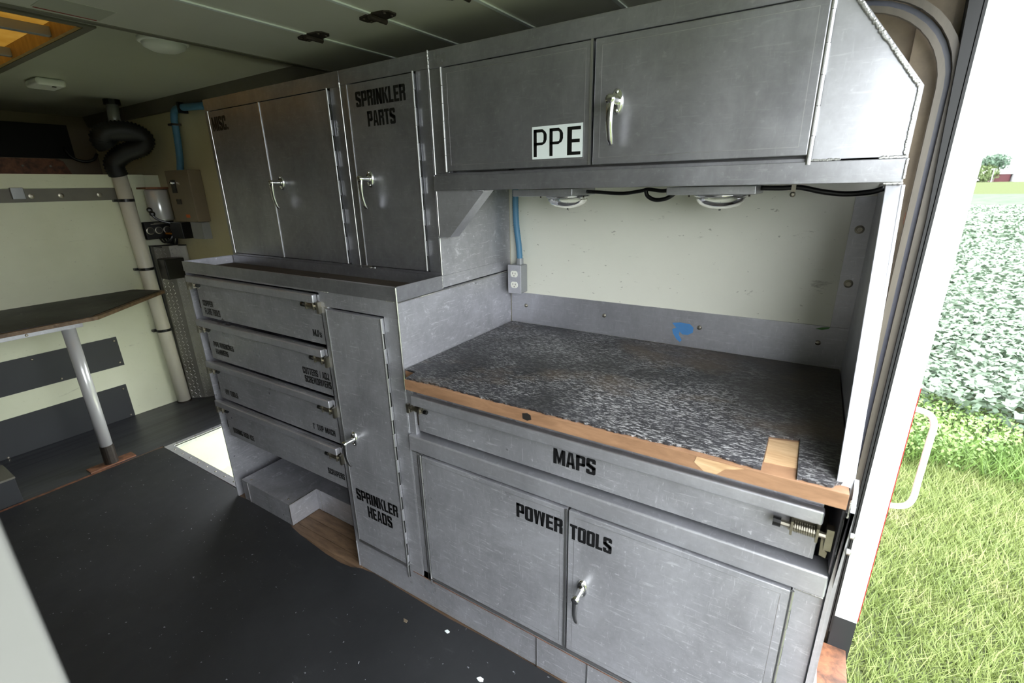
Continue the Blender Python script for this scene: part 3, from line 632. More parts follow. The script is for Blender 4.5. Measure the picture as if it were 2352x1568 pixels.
# backsplash
bs = thing('backsplash', 'grey aluminium backsplash strip with four screws behind the worktop', 'backsplash', (-.46, B-.004, -.546))
obj('plate', MB().prism([(-1.043,-.545),(.152,-.545),(.152,-.418),(-1.043,-.418)], 1, B-.005, B-.001), 'alu_w', bs)
for x in (-.973, -.63, -.286, .058):
    mb = MB(); screw(mb, x, B-.005, -.471, .008); obj('screw', mb, 'steel', bs, smooth=True)
mb = MB(); mb.prism([(-.378,-.466),(-.350,-.461),(-.318,-.463),(-.305,-.474),(-.306,-.492),(-.322,-.503),(-.340,-.503),(-.350,-.494),(-.352,-.506),(-.340,-.524),(-.346,-.532),(-.358,-.524),(-.372,-.503),(-.376,-.488),(-.362,-.482)], 1, B-.0056, B-.0048); obj('paint_mark', mb, 'bluep', bs, label='blue spray paint blotch')
mb = MB(); mb.prism([(.045,-.428),(.060,-.422),(.082,-.418),(.078,-.424),(.062,-.430)], 1, B-.0056, B-.0048); obj('paint_mark', mb, 'greenp', bs, label='green smudge')
# upright strip with two bolts in the alcove corner
us = thing('corner_strip', 'upright grey aluminium strip with two bolts in the right corner of the alcove', 'metal strip', (.105, B-.004, -.415))
obj('plate', MB().box(.081, .150, B-.0045, B-.001, -.417, -.045), 'alu_w', us)
for x, z in ((.104, -.133), (.1035, -.285)):
    mb = MB(); mb.lathe([(.0115, 0), (.0115, .002), (.009, .003), (.007, .0035), (.0065, .006), (.003, .006)], (x, B-.0045, z), 1, 18, -1); obj('bolt', mb, 'steel', us, smooth=False)
# right end panel of the workbench with slanted front flange
ep = thing('partition', 'aluminium end panel right of the worktop with a slanting bright front flange', 'panel', (.14, 1.3, FL))
mb = MB(); yz = [(.975,-.553),(1.208,-.012),(B-.002,-.012),(B-.002,FL+.004),(L+.002,FL+.004),(L+.002,-.62),(.965,-.60)]
mb.prism(yz, 0, .1285, .1325); mb.prism([(.995,FL+.004),(1.01,FL+.004),(1.01,-.62),(.995,-.60)], 0, .1325, .147)
obj('sheet', mb, 'alu_w', ep)
mb = MB(); f0, f1 = (.975,-.553), (1.210,-.012)
mb.hexa([(.106,f0[0],f0[1]),(.1335,f0[0],f0[1]),(.1335,f0[0]+.006,f0[1]),(.106,f0[0]+.006,f0[1])], [(.1035,f1[0],f1[1]),(.1335,f1[0],f1[1]),(.1335,f1[0]+.006,f1[1]),(.1035,f1[0]+.006,f1[1])])
obj('front_flange', mb, 'alu_b', ep, .0008)
mb = MB(); mb.prism([(.945,-.585),(.962,-.548),(.982,-.535),(.985,-.60),(.99,-.80),(.995,FL+.004),(1.005,FL+.004),(1.004,-.62)], 0, .1325, .1395); obj('lower_flange', mb, 'alu_b', ep)
mb = MB(); weld(mb, (.131, .95, -.60), (.131, .952, -.565), .003); weld(mb, (.133, .994, -.72), (.133, .994, -.635), .003); weld(mb, (.133, .994, -1.26), (.133, .994, -1.15), .003)
for z in (-.665, -.703): mb.lathe([(.006, 0), (.006, .006), (.003, .008)], (.1475, .992, z), 0, 10, 1)
obj('weld_bead', mb, 'weld', ep)['kind'] = 'stuff'

# ================================================================ ALCOVE FITTINGS
def dome_light(x0, x1, xc, label):
    t_ = thing('dome_light', label, 'light', (xc, 1.45, -.03), 'round dome lights under the wall cabinet')
    obj('base_plate', MB().box(x0, x1, 1.36, 1.54, -.031, -.010), 'alu_b', t_, .002)
    obj('rim', MB().lathe([(.070, 0), (.070, -.006), (.064, -.008), (.060, -.004)], (xc, 1.45, -.031), 2, 32), 'chrome', t_, smooth=True)
    obj('reflector', MB().lathe([(.058, 0), (.045, -.006), (.03, -.004), (.01, -.003)], (xc, 1.45, -.032), 2, 28), 'reflector', t_, smooth=True)
    obj('lens', MB().lathe([(.0635, 0), (.063, -.010), (.056, -.020), (.040, -.029), (.018, -.034), (.004, -.035)], (xc, 1.45, -.036), 2, 32), 'glass', t_, smooth=True)
    obj('screw', MB().lathe([(.003, 0), (.003, -.003), (.001, -.004)], (xc, 1.45, -.071), 2, 8), 'blackp', t_)
    mb = MB()
    for q in ((-.05, -.045), (.05, -.045)): mb.tube([(xc+q[0]*1.5, 1.45+q[1], -.031), (xc+q[0]*1.5, 1.45+q[1], -.037)], .0025, 6)
    obj('mounting_screw', mb, 'dsteel', t_)['kind'] = 'stuff'
dome_light(-.849, -.638, -.695, 'left dome light under the wall cabinet, nearer the blue conduit')
dome_light(-.358, -.139, -.2325, 'right dome light under the wall cabinet, nearer the open rear')
yc = 1.47
single('cable', MB().tube(bezier([(-.645,yc,-.020),(-.60,yc,-.022),(-.52,yc,-.027),(-.46,yc,-.020),(-.44,yc,-.016),(-.40,yc,-.021),(-.365,yc,-.018)], 6), .0055, 8), 'blackp', 'upper black cable run between the two dome lights', 'cable', smooth=True)
single('cable', MB().tube(bezier([(-.445,yc-.01,-.018),(-.438,yc-.01,-.035),(-.415,yc-.01,-.046),(-.385,yc-.01,-.043),(-.362,yc-.01,-.030),(-.352,yc-.01,-.017)], 6), .006, 8), 'blackp', 'black cable loop sagging between the two dome lights', 'cable', smooth=True)
single('cable', MB().tube(bezier([(-.139,yc,-.017),(-.09,yc,-.018),(-.05,yc,-.017),(0,yc,-.028),(.05,yc,-.034),(.10,yc,-.030),(.124,yc,-.022)], 6), .0065, 8), 'blackp', 'black cable from the right dome light to the alcove corner', 'cable', smooth=True)
mb = MB(); mb.box(-.068, -.058, yc-.008, yc+.006, -.036, -.009); mb.lathe([(.007,0),(.007,.004),(.003,.006)], (-.063, yc-.006, -.034), 1, 12, -1)
single('cable_clip', mb, 'steel', 'small metal clip holding the black cable under the wall cabinet', 'clip')
# outlet box and conduit
ob = thing('outlet_box', 'grey metal double outlet box fixed to the alcove wall', 'outlet', (-1.0, B-.03, -.415))
obj('box', MB().box(-1.026, -.967, B-.052, B, -.412, -.298), 'grey', ob, .005)
obj('cover_plate', MB().box(-1.028, -.966, B-.055, B-.052, -.413, -.297), 'alu_b', ob, .002)
for zc in (-.333, -.377):
    mb = MB(); n = 18; mb.prism([(-.997+.0155*math.cos(2*math.pi*i/n)*1.05, zc+max(-.0125, min(.0125, .0165*math.sin(2*math.pi*i/n)))) for i in range(n)], 1, B-.0575, B-.0548)
    r_ = obj('receptacle', mb, 'outlet', ob)
    mb = MB(); mb.box(-1.0035, -1.0015, B-.058, B-.0574, zc-.001, zc+.007); mb.box(-.9925, -.9905, B-.058, B-.0574, zc-.001, zc+.006); mb.box(-.9985, -.9955, B-.058, B-.0574, zc-.009, zc-.005); obj('slot', mb, 'blackp', r_)
cd = thing('conduit', 'short blue corrugated conduit running down to the outlet box', 'conduit', (-.99, B-.02, -.29))
pth = bezier([(-1.005,B-.022,-.006),(-1.006,B-.022,-.08),(-1.003,B-.022,-.15),(-.994,B-.022,-.22),(-.990,B-.022,-.278)], 22)
obj('hose', MB().tube(pth, [.0125 if i % 2 else .0112 for i in range(len(pth))], 12), 'blue', cd, smooth=True)
obj('connector', MB().cyl((-.990,B-.022,-.299),(-.990,B-.022,-.274),.0145), 'grey', cd)

# ================================================================ FRONT WALL AREA
def wpanel(pts, label, scr):
    t_ = thing('wall_panel', label, 'panel', (F+.003, .5, min(p[1] for p in pts)))
    obj('sheet', MB().prism(pts, 0, F+.0005, F+.006), 'blackpan', t_)
    for y, z in scr:
        mb = MB(); screw(mb, F+.006, y, z, .007, 0, 1); obj('screw', mb, 'steel', t_)
wpanel([(-.44,-1.13),(1.165,-1.125),(1.163,-.920),(-.44,-.925)], 'upper black strip panel screwed to the front wall', [(1.145,-.945),(1.143,-1.10),(.73,-.945),(.83,-1.108)])
wpanel([(-.44,FL+.005),(1.142,FL+.005),(1.140,-1.262),(-.44,-1.275)], 'lower black panel on the front wall reaching the floor', [(1.118,-1.29),(1.118,-1.49),(.484,-1.5)])
rl = thing('wall_rail', 'aluminium rail with round screws across the front wall', 'rail', (F+.004, .6, -.03))
obj('bar', MB().box(F+.0005, F+.006, -.44, 1.555, -.030, .045), 'gravel', rl, .001)
for y in (.965, 1.10, 1.291, .6): obj('screw', MB().lathe([(.014,0),(.014,.003),(.006,.005)], (F+.006,y,.004), 0, 16, 1), 'steel', rl)
obj('bracket_tab', MB().box(F+.006, F+.03, .878, .935, -.012, .052), 'grey', rl, .003)
single('ledge_strip', MB().box(F-.02, F+.008, -.44, 1.56, .047, .128), 'cream3', 'pale green painted ledge strip along the top of the front wall', 'ledge', bev=.002)
# table
tb = thing('fold_table', 'black-topped plywood side table against the front wall on one grey steel leg', 'table', (-3.6, .6, FL))
poly = [(F+.008,-.42),(-3.245,-.42),(-3.25,.905),(-3.72,1.43),(-3.80,1.40),(F+.008,1.352)]
zt2 = -.626
obj('tabletop', MB().prism(poly, 2, zt2-.020, zt2), 'woodf', tb, .001)
obj('top_covering', MB().prism([(F+.008,-.42),(-3.27,-.42),(-3.275,.89),(-3.72,1.395),(-3.80,1.375),(F+.008,1.33)], 2, zt2, zt2+.003), 'mat', tb)
obj('apron', MB().box(-3.32, -3.29, -.42, .845, zt2-.048, zt2-.021), 'alu_w', tb, .001)
mb = MB(); screw(mb, -3.29, .62, -.662, .007, 0, 1); obj('screw', mb, 'steel', tb)
lg = obj('leg', MB().cyl((-3.325,.79,FL+.12),(-3.325,.79,zt2-.048),.030,.030,20), 'tank', tb, smooth=True)
obj('leg_socket', MB().cyl((-3.325,.79,FL+.006),(-3.325,.79,FL+.125),.0335,.033,20), 'dsteel', tb)
obj('foot_plate', MB().box(-3.36, -3.29, .68, .90, FL+.004, FL+.011), 'rust', tb)
bx = thing('metal_box', 'small dark metal box on the floor at the left under the table', 'box', (-3.4, .2, FL))
obj('body', MB().box(-3.50, -3.29, .05, .398, FL+.004, -1.368), 'blackpan', bx, .003); obj('top_edge', MB().box(-3.50, -3.287, .05, .40, -1.368, -1.358), 'gravel', bx)
# white PVC pipe with straps, flexible duct, roof duct
pp = thing('vent_pipe', 'white plastic vent pipe running up the front wall from the floor', 'pipe', (-3.90, 1.41, FL))
px, py = -3.898, 1.412
obj('pipe', MB().tube([(px,py+.035,FL+.012),(px,py+.012,-.6),(px,py-.005,.135)], .0425, 24), 'pvc', pp, smooth=True)
for y_, z_ in ((py-.001, -.035), (py+.012, -.49), (py+.022, -.935)):
    mb = MB(); mb.tube([(px,y_,z_-.009),(px,y_,z_+.009)], .0455, 24); mb.box(F, F+.03, y_-.06, y_-.035, z_-.008, z_+.008); obj('strap', mb, 'blackp', pp)
mb = MB(); mb.tube([(px,py+.035,FL+.004),(px,py+.035,FL+.014)], .048, 24); obj('base_ring', mb, 'dsteel', pp)
pth = bezier([(px,1.407,.12),(px+.01,1.392,.19),(px+.05,1.44,.25),(px+.10,1.52,.29),(px+.13,1.545,.34),(px+.12,1.49,.378),(px+.09,1.39,.375),(px+.07,1.345,.335),(px+.06,1.37,.30)], 13)
single('duct_hose', MB().tube(pth, [(.055 if i % 2 else .048)*(1+.25*i/len(pth)) for i in range(len(pth))], 18), 'black', 'black corrugated flexible hose on top of the white vent pipe', 'hose', smooth=True)
rd = thing('roof_duct', 'short grey metal duct hanging from the ceiling above the black hose', 'duct', (-3.86,1.44,.36))
obj('tube', MB().cyl((-3.86,1.44,.37),(-3.87,1.46,CZ),.032,.032,18), 'grey', rd, smooth=True); obj('collar', MB().cyl((-3.87,1.46,CZ-.03),(-3.87,1.46,CZ),.045,.045,18), 'blackp', rd)
# corner column of diamond plate with raised bars
dc = thing('corner_column', 'diamond-plate cover column in the front corner beside the white pipe', 'column', (-3.86,1.58,FL))
plan = [(F+.004,1.500),(-3.895,1.495),(-3.82,1.56),(-3.765,1.640),(-3.765,B-.004),(F+.004,B-.004)]
obj('cover', MB().prism(plan, 2, FL+.006, -.345), 'diamond', dc)
mb = MB(); random.seed(5)
def lozenge(p, u, v, r, s):
    p = Vector(p); n = Vector(u).cross(Vector(v)); u = Vector(u); v = Vector(v)
    a = u*math.cos(r)+v*math.sin(r); b = -u*math.sin(r)+v*math.cos(r)
    q = [p+a*s, p+b*s*.22, p-a*s, p-b*s*.22]; t_ = p+n*.0022
    mb.add(q+[t_], [(0,1,4),(1,2,4),(2,3,4),(3,0,4)])
segs = [((-3.895,1.495),(-3.82,1.56)), ((-3.82,1.56),(-3.765,1.640))]
for (a0, b0) in segs:
    dv = Vector((b0[0]-a0[0], b0[1]-a0[1], 0)); ln = dv.length; dv.normalize()
    k = 0; z = FL+.02
    while z < -.36:
        nn = int(ln/.026)
        for i in range(nn):
            p = Vector((a0[0],a0[1],z))+dv*(.013+.026*i+(.0 if k % 2 else .0))
            lozenge(p, dv, (0,0,1), .9 if (i+k) % 2 else -.9, .0125)
        z += .026; k += 1
o = obj('tread', mb, 'edge', dc); o['kind'] = 'stuff'
mb = MB(); mb.box(F+.002, -3.76, 1.488, 1.494, -.347, -.340); mb.prism([(F+.002,1.49),(F+.002,1.50),(-3.755,1.645),(-3.755,1.63)], 2, -.349, -.341); mb.box(F+.003, F+.009, 1.488, 1.497, FL+.01, -.345); obj('edge_trim', mb, 'blackp', dc)
single('relay_box', MB().box(-3.84, -3.73, 1.475, 1.60, -.565, -.425), 'blackp', 'black plastic box strapped to the diamond-plate column', 'box', bev=.006)
# pump tank and board
tk = thing('pump_tank', 'white cylindrical pump tank mounted beside the electrical box', 'tank', (-3.86,1.565,-.17))
obj('cylinder', MB().lathe([(.064,-.10),(.068,-.09),(.068,.095),(.060,.105)], (-3.865,1.582,-.075), 2, 28), 'tank', tk, smooth=True)
obj('back_plate', MB().box(F+.001, F+.008, 1.475, B-.004, -.235, .05), 'cream3', tk)
obj('cap', MB().box(F+.004, -3.80, 1.50, 1.645, .034, .046), 'rust', tk)
mb = MB(); mb.tube(bezier([(-3.80,1.50,-.10),(-3.79,1.50,-.14),(-3.78,1.53,-.17),(-3.76,1.58,-.19)], 5), .008, 8); mb.blob((-3.81,1.495,-.10), .018, 8, 6); mb.blob((-3.80,1.502,-.125), .018, 8, 6); obj('valve', mb, 'blackp', tk)
gp = thing('gauge_panel', 'black gauge panel with three round gauges under the white tank', 'gauge panel', (-3.86,1.55,-.30))
obj('panel', MB().box(-3.90, -3.86, 1.462, 1.645, -.296, -.180), 'blackp', gp, .003)
for i, y in enumerate((1.488, 1.540, 1.592)):
    g = obj('gauge', MB().lathe([(.024,0),(.024,.006),(.020,.007),(.020,.004)], (-3.86,y,-.238), 0, 24, 1), 'steel', gp)
    obj('dial', MB().lathe([(.0195,.0042),(.0195,.0048)], (-3.86,y,-.238), 0, 20, 1), 'letterf', g)
mb = MB(); mb.box(-3.8595, -3.8585, 1.50, 1.60, -.198, -.194); mb.box(-3.8595, -3.8585, 1.52, 1.58, -.192, -.187); obj('lettering', mb, 'steel', gp)
mb = MB()
for i in range(5): mb.tube(bezier([(-3.85,1.53+.02*i,-.29),(-3.82,1.54+.018*i,-.32-.004*i),(-3.79,1.57+.01*i,-.30),(-3.78,1.60,-.25)], 5), .006, 6)
obj('wiring', mb, 'blackp', gp)
mb = MB(); mb.tube([(-3.84,1.57,-.262),(-3.80,1.61,-.268)], .008, 8); mb.tube([(-3.80,1.61,-.268),(-3.80,1.61,-.29)], .009, 8); obj('brass_fitting', mb, 'brass', gp)
single('junction_box', MB().box(-3.78, -3.62, 1.58, B-.001, -.292, -.185), 'blackp', 'black junction box below the electrical enclosure', 'box', bev=.004)
eb = thing('electrical_box', 'grey-brown electrical enclosure with switches on the side wall', 'electrical box', (-3.51,B-.04,-.18))
obj('enclosure', MB().box(-3.66, -3.362, 1.573, B-.001, -.176, .142), 'tan', eb, .003)
mb = MB(); mb.box(-3.60, -3.545, 1.568, 1.573, .005, .085); s_ = obj('switch_plate', mb, 'blackp', eb); mb = MB(); mb.tube([(-3.57,1.568,.065),(-3.57,1.552,.070)], .008, 10); obj('toggle', mb, 'chrome', s_)
mb = MB(); mb.box(-3.575, -3.52, 1.569, 1.573, -.065, -.035); obj('switch_plate', mb, 'dsteel', eb)
mb = MB(); mb.box(-3.50, -3.45, 1.5722, 1.573, -.150, -.130); obj('label_mark', mb, 'orange', eb)
single('switch_box', MB().box(-3.53, -3.385, 1.60, B-.001, -.288, -.180), 'grey', 'small grey switch box directly below the electrical enclosure', 'box', bev=.002)
cd2 = thing('conduit', 'long blue corrugated conduit bending down to the electrical enclosure', 'conduit', (-3.5,B-.02,.14))
pth = bezier([(-3.10,B-.025,.482),(-3.25,B-.025,.49),(-3.40,B-.025,.497),(-3.47,B-.025,.485),(-3.50,B-.025,.44),(-3.505,B-.025,.38),(-3.51,B-.03,.28),(-3.53,B-.03,.20),(-3.545,B-.035,.142)], 12)
obj('hose', MB().tube(pth, [.0205 if i % 2 else .019 for i in range(len(pth))], 12), 'blue', cd2, smooth=True)
mb = MB(); mb.box(-3.535, -3.475, B-.052, B, .405, .417); obj('clamp', mb, 'dsteel', cd2); mb = MB(); mb.box(-3.38, -3.36, B-.05, B, .465, .525); obj('clamp', mb, 'blackp', cd2)
single('cable', MB().tube(bezier([(-2.90,B-.01,.51),(-2.90,B-.012,.35),(-2.93,B-.012,.0),(-2.95,B-.012,-.25),(-2.965,B-.012,-.48)], 6), .010, 8), 'blackp', 'long black cable down the side wall left of the MISC. cabinet', 'cable', smooth=True)
# over-cab shelf things
oc = thing('overcab_shelf', 'brown plywood lower shelf board in the dark recess over the cab', 'shelf', (-4.86,.5,.13))
obj('board', MB().prism([(-.40,.126),(1.45,.126),(1.41,.245),(1.38,.262),(-.40,.262)], 0, -4.868, -4.80), 'rust', oc)
mb = MB()
for y in (1.18, 1.33, .9): screw(mb, -4.80, y, .21, .008, 0, 1)
obj('screw', mb, 'steel', oc)['kind'] = 'stuff'
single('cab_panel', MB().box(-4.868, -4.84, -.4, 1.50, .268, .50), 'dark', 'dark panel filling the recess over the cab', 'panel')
single('cable', MB().tube(bezier([(-4.78,1.43,.34),(-4.76,1.46,.27),(-4.74,1.52,.245),(-4.72,1.57,.26),(-4.72,1.60,.30)], 6), .010, 8), 'blackp', 'black cable drooping in the recess over the cab', 'cable', smooth=True)
# ceiling fittings
sd = thing('smoke_alarm', 'square white alarm fixed to the ceiling', 'alarm', (-3.48,1.045,CZ-.04))
obj('body', MB().box(-3.57, -3.40, .985, 1.105, CZ-.035, CZ), 'white', sd, .012); obj('button', MB().box(-3.43, -3.415, 1.05, 1.065, CZ-.038, CZ-.034), 'blackp', sd)
cl = thing('ceiling_light', 'round white ceiling light half hidden behind the raised door', 'light', (-2.26,1.075,CZ-.04))
obj('base', MB().lathe([(.085,0),(.085,-.012),(.078,-.016)], (-2.26,1.075,CZ), 2, 28), 'white', cl, smooth=True); obj('lens', MB().lathe([(.076,-.012),(.070,-.028),(.045,-.040),(.01,-.043)], (-2.26,1.075,CZ), 2, 28), 'white', cl, smooth=True)

# ================================================================ RAISED OVERHEAD DOOR
od = thing('overhead_door', 'raised white sectional door stored flat under the ceiling', 'door', (-.9,.6,.47))
zd = .472
s_ = [((-1.895,-.40),(-1.812,1.585)), ((-1.500,-.40),(-1.442,1.585)), ((-1.190,-.40),(-1.142,1.585)), ((-.878,-.40),(-.840,1.585)), ((-.565,-.40),(-.545,1.585)), ((-.255,-.40),(-.250,1.585))]
for i in range(5):
    (a0, a1), (b0, b1) = s_[i], s_[i+1]; g = .004
    ba = (a0[0]+g, a0[1], zd); bb = (b0[0]-g, b0[1], zd); bc = (b1[0]-g, b1[1], zd); bd_ = (a1[0]+g, a1[1], zd)
    mb = MB(); mb.hexa([ba, bb, bc, bd_], [(p[0],p[1],zd+.028) for p in (ba, bb, bc, bd_)])
    obj('door_panel', mb, 'panelw', od, .0015)
    if i:
        mb = MB(); mb.hexa([(a0[0]-.006,a0[1],zd-.004),(a0[0]+.006,a0[1],zd-.004),(a1[0]+.006,a1[1],zd-.004),(a1[0]-.006,a1[1],zd-.004)], [(a0[0]-.006,a0[1],zd+.002),(a0[0]+.006,a0[1],zd+.002),(a1[0]+.006,a1[1],zd+.002),(a1[0]-.006,a1[1],zd+.002)])
        obj('seam_bead', mb, 'sticker', od)
mb = MB(); (a0, a1) = s_[0]; mb.hexa([(a0[0]-.012,a0[1],zd-.003),(a0[0]+.012,a0[1],zd-.003),(a1[0]+.012,a1[1],zd-.003),(a1[0]-.012,a1[1],zd-.003)], [(a0[0]-.012,a0[1],zd+.035),(a0[0]+.012,a0[1],zd+.035),(a1[0]+.012,a1[1],zd+.035),(a1[0]-.012,a1[1],zd+.035)])
obj('bottom_rail', mb, 'gravel', od)
def hinge(cx, cy):
    mb = MB(); z = zd
    for sgn in (-1, 1):
        x0 = cx+sgn*.006; x1 = cx+sgn*.060
        pts = [(x0, cy-.030), (x1-sgn*.012, cy-.024), (x1, cy-.014), (x1, cy+.014), (x1-sgn*.012, cy+.024), (x0, cy+.030)]
        if sgn < 0: pts = pts[::-1]
        mb.prism(pts, 2, z-.004, z-.0005)
        for yy in (-.014, .014): mb.lathe([(.005,0),(.004,.003)], (cx+sgn*.042, cy+yy, z-.004), 2, 8, -1)
    mb.tube([(cx, cy-.032, z-.008), (cx, cy+.032, z-.008)], .008, 10)
    return obj('hinge', mb, 'rust_dark', od)
M['rust_dark'] = plain('rusty_dark_hinge', (.27,.24,.22), .5, .6, .25, 60)
for cx, cy in ((-1.456,1.145), (-1.153,1.135), (-.85,1.135), (-1.478,.35), (-1.17,.35), (-.86,.35)): hinge(cx, cy)
mb = MB(); mb.box(-1.822, -1.816, .565, .70, zd-.0012, zd-.0002); obj('warning_mark', mb, 'red', od, label='thin red line on the warning sticker')
mb = MB(); mb.box(-1.814, -1.70, .56, .705, zd-.0009, zd-.0002); obj('warning_sticker', mb, 'ceil', od)
# door track: upright then curving to run along the ceiling
def track(name, xo, yo, wid, dep, mat, par, zt0=.18, r=.24, ztop=.44):
    """strip in the x-z plane whose outer edge follows an upright, an arc and a level run"""
    pa = [(xo, FL+.06)]; n = 10
    pa += [(xo, zt0)]
    for i in range(1, n+1):
        a = math.pi/2*i/n; pa.append((xo-r+r*math.cos(a), zt0+r*math.sin(a)))
    pa.append((-1.9, zt0+r))
    inn = [(xo-wid, FL+.06), (xo-wid, zt0)]
    for i in range(1, n+1):
        a = math.pi/2*i/n; rr = max(.02, r-wid); inn.append((xo-r+rr*math.cos(a), zt0+rr*math.sin(a)))
    inn.append((-1.9, zt0+r-wid))
    mb = MB()
    for i in range(len(pa)-1):
        q = [inn[i], pa[i], pa[i+1], inn[i+1]]
        mb.prism(q, 1, yo-dep, yo)
    return obj(name, mb, mat, par)
tr_ = thing('door_track', 'galvanised roll-up door track on the side wall at the rear opening', 'track', (.2,1.6,FL))
track('track_lip', .2065, 1.612, .0135, .012, 'track', tr_, .20, .20)
track('track_channel', .218, 1.622, .012, .004, 'trackd', tr_, .205, .21)
track('track_face', .2335, 1.616, .0155, .012, 'track', tr_, .21, .22)
# rear opening frame: black seal and white reveal
mb = MB(); mb.prism([(.2335,FL+.05),(.2390,FL+.05),(.2390,.60),(.205,.60),(.2335,-.1)], 1, 1.590, 1.63); mb.box(.2415, .2475, 1.592, 1.63, FL+.05, .60); mb.box(.2390, .2415, 1.600, 1.63, FL+.05, .60)
struct('trim_4', mb, 'black')
mb = MB(); mb.box(.2475, .3095, 1.600, 1.66, -1.395, .62); rp = struct('trim_5', mb, 'white')
mb = MB(); mb.box(.2475, .3095, 1.600, 1.66, -1.56, -1.395); struct('trim_6', mb, 'blackpan')
struct('trim_7', MB().box(.3095, .3125, 1.602, 1.66, -1.39, -.55), 'red')
mb = MB(); mb.box(.20, .33, -.45-T, B+T, .50, .64); struct('trim_8', mb, 'black')
mb = MB(); mb.box(.2475, .33, -.50, -.43, -1.56, .62); struct('trim_9', mb, 'white')
ft = MB(); ft.lathe([(.018,0),(.0175,.0015),(.012,.0018),(.007,.0012),(.0065,.003),(.003,.003)], (.158, B-.02-.0, .312), 1, 20, -1); single('wall_fastener', ft, 'steel', 'round washer-head fastener on the darkened beige wall by the door track', 'fastener')
# beige wall liner visible between end panel and track
struct('trim_10', MB().box(.134, .2, B-.024, B-.001, FL, .60), 'beige')
mb = MB(); screw(mb, .198, B-.024, -.10, .006); mb.box(.193, .205, B-.027, B-.024, -.115, -.085); single('wall_clip', mb, 'rust', 'small rusty clip on the beige wall strip beside the door track', 'clip')
# grab handle outside
gh = thing('grab_handle', 'white grab handle on the outside of the rear corner', 'handle', (.34,1.63,-.93))
pth = bezier([(.300,1.635,-.625),(.335,1.635,-.628),(.356,1.635,-.640),(.366,1.635,-.668),(.366,1.635,-.72),(.366,1.635,-.85),(.366,1.635,-.905),(.355,1.635,-.935),(.330,1.635,-.948),(.300,1.635,-.950)], 6)
obj('bar', MB().tube(pth, .0085, 12), 'white', gh, smooth=True)
# rear sill and bumper
mb = MB(); mb.box(.185, .215, -.45, 1.60, FL-.01, FL+.012); mb.m = 1; mb.box(.215, .30, -.45, 1.60, FL-.05, FL-.012); mb.box(.22, .30, -.45, 1.60, FL-.30, FL-.05); mb.box(-2.4, .22, -.45, 1.65, FL-.12, FL-T); mb.box(-4.9, -2.4, -.45, 1.0, FL-.12, FL-T)
struct('trim_11', mb, ['alu_w', 'rust'])

# near pale cabinet at the lower left, close to the lens
nc = thing('side_cabinet', 'out-of-focus pale cabinet corner close by at the lower left', 'cabinet', (-.6,-.2,FL))
obj('body', MB().box(-.85, -.400, -.448, .0362, FL+.006, -.13), 'blurpanel', nc, .006)
obj('kick_plate', MB().box(-.84, -.405, -.448, .030, FL+.002, FL+.10), 'gravel', nc)

# floor litter
random.seed(11)
for (x, y, r, lb) in ((-.90,.945,.012,'curled pale paint chip on the mat near the kick plate'), (-.700,.865,.015,'white paper scrap on the mat nearest the camera'), (-.555,.93,.011,'flat tan scrap on the mat beside the kick plate seam'), (-1.06,.90,.013,'greyish leaf-shaped scrap on the mat below the POWER TOOLS doors')):
    mb = MB(); n = 7; p = [(x+r*random.uniform(.5,1.1)*math.cos(2*math.pi*i/n), y+.6*r*random.uniform(.5,1.1)*math.sin(2*math.pi*i/n)) for i in range(n)]
    mb.prism(p, 2, FL+.006, FL+.0085); single('debris_chip', mb, 'sticker' if 'white' in lb or 'pale' in lb else 'tan', lb, 'debris')

# ================================================================ OUTSIDE
import numpy as np
rng = np.random.default_rng(4)
def field(name, P, F3, mat, label, cat):
    me = bpy.data.meshes.new(name); me.from_pydata(P.tolist(), [], F3.tolist()); me.materials.append(M[mat]); me.update()
    o = bpy.data.objects.new(name, me); C.objects.link(o); o.location = (0, 0, H); tag(o, label, cat, None, 'stuff'); return o
o = struct('ground', MB().add([(-60,-60,GR),(200,-60,GR),(600,700,GR),(-300,700,GR)], [(0,1,2,3)]), 'ground')
def blades(n, x0, x1, y0, y1, h, wd, keep=None):
    x = rng.uniform(x0, x1, n); y = y0+(y1-y0)*rng.uniform(0, 1, n)
    if keep is not None: k = keep(x, y); x = x[k]; y = y[k]
    n = len(x); a = rng.uniform(0, 2*np.pi, n); hh = h*rng.uniform(.4, 1.2, n); ln = hh*rng.uniform(.2, 1.1, n); b = rng.uniform(0, 2*np.pi, n)
    P = np.zeros((n,3,3)); P[:,0,0] = x-np.cos(a)*wd; P[:,0,1] = y-np.sin(a)*wd; P[:,1,0] = x+np.cos(a)*wd; P[:,1,1] = y+np.sin(a)*wd
    P[:,2,0] = x+np.cos(b)*ln; P[:,2,1] = y+np.sin(b)*ln; P[:,:,2] = GR; P[:,2,2] += hh
    return P.reshape(-1,3), np.arange(n*3).reshape(-1,3)
P1, F1 = blades(120000, -.2, 3.6, 1.8, 5.6, .085, .0035)
field('lawn_grass', P1, F1, 'grass', 'mown pale green grass outside the rear of the truck', 'grass')
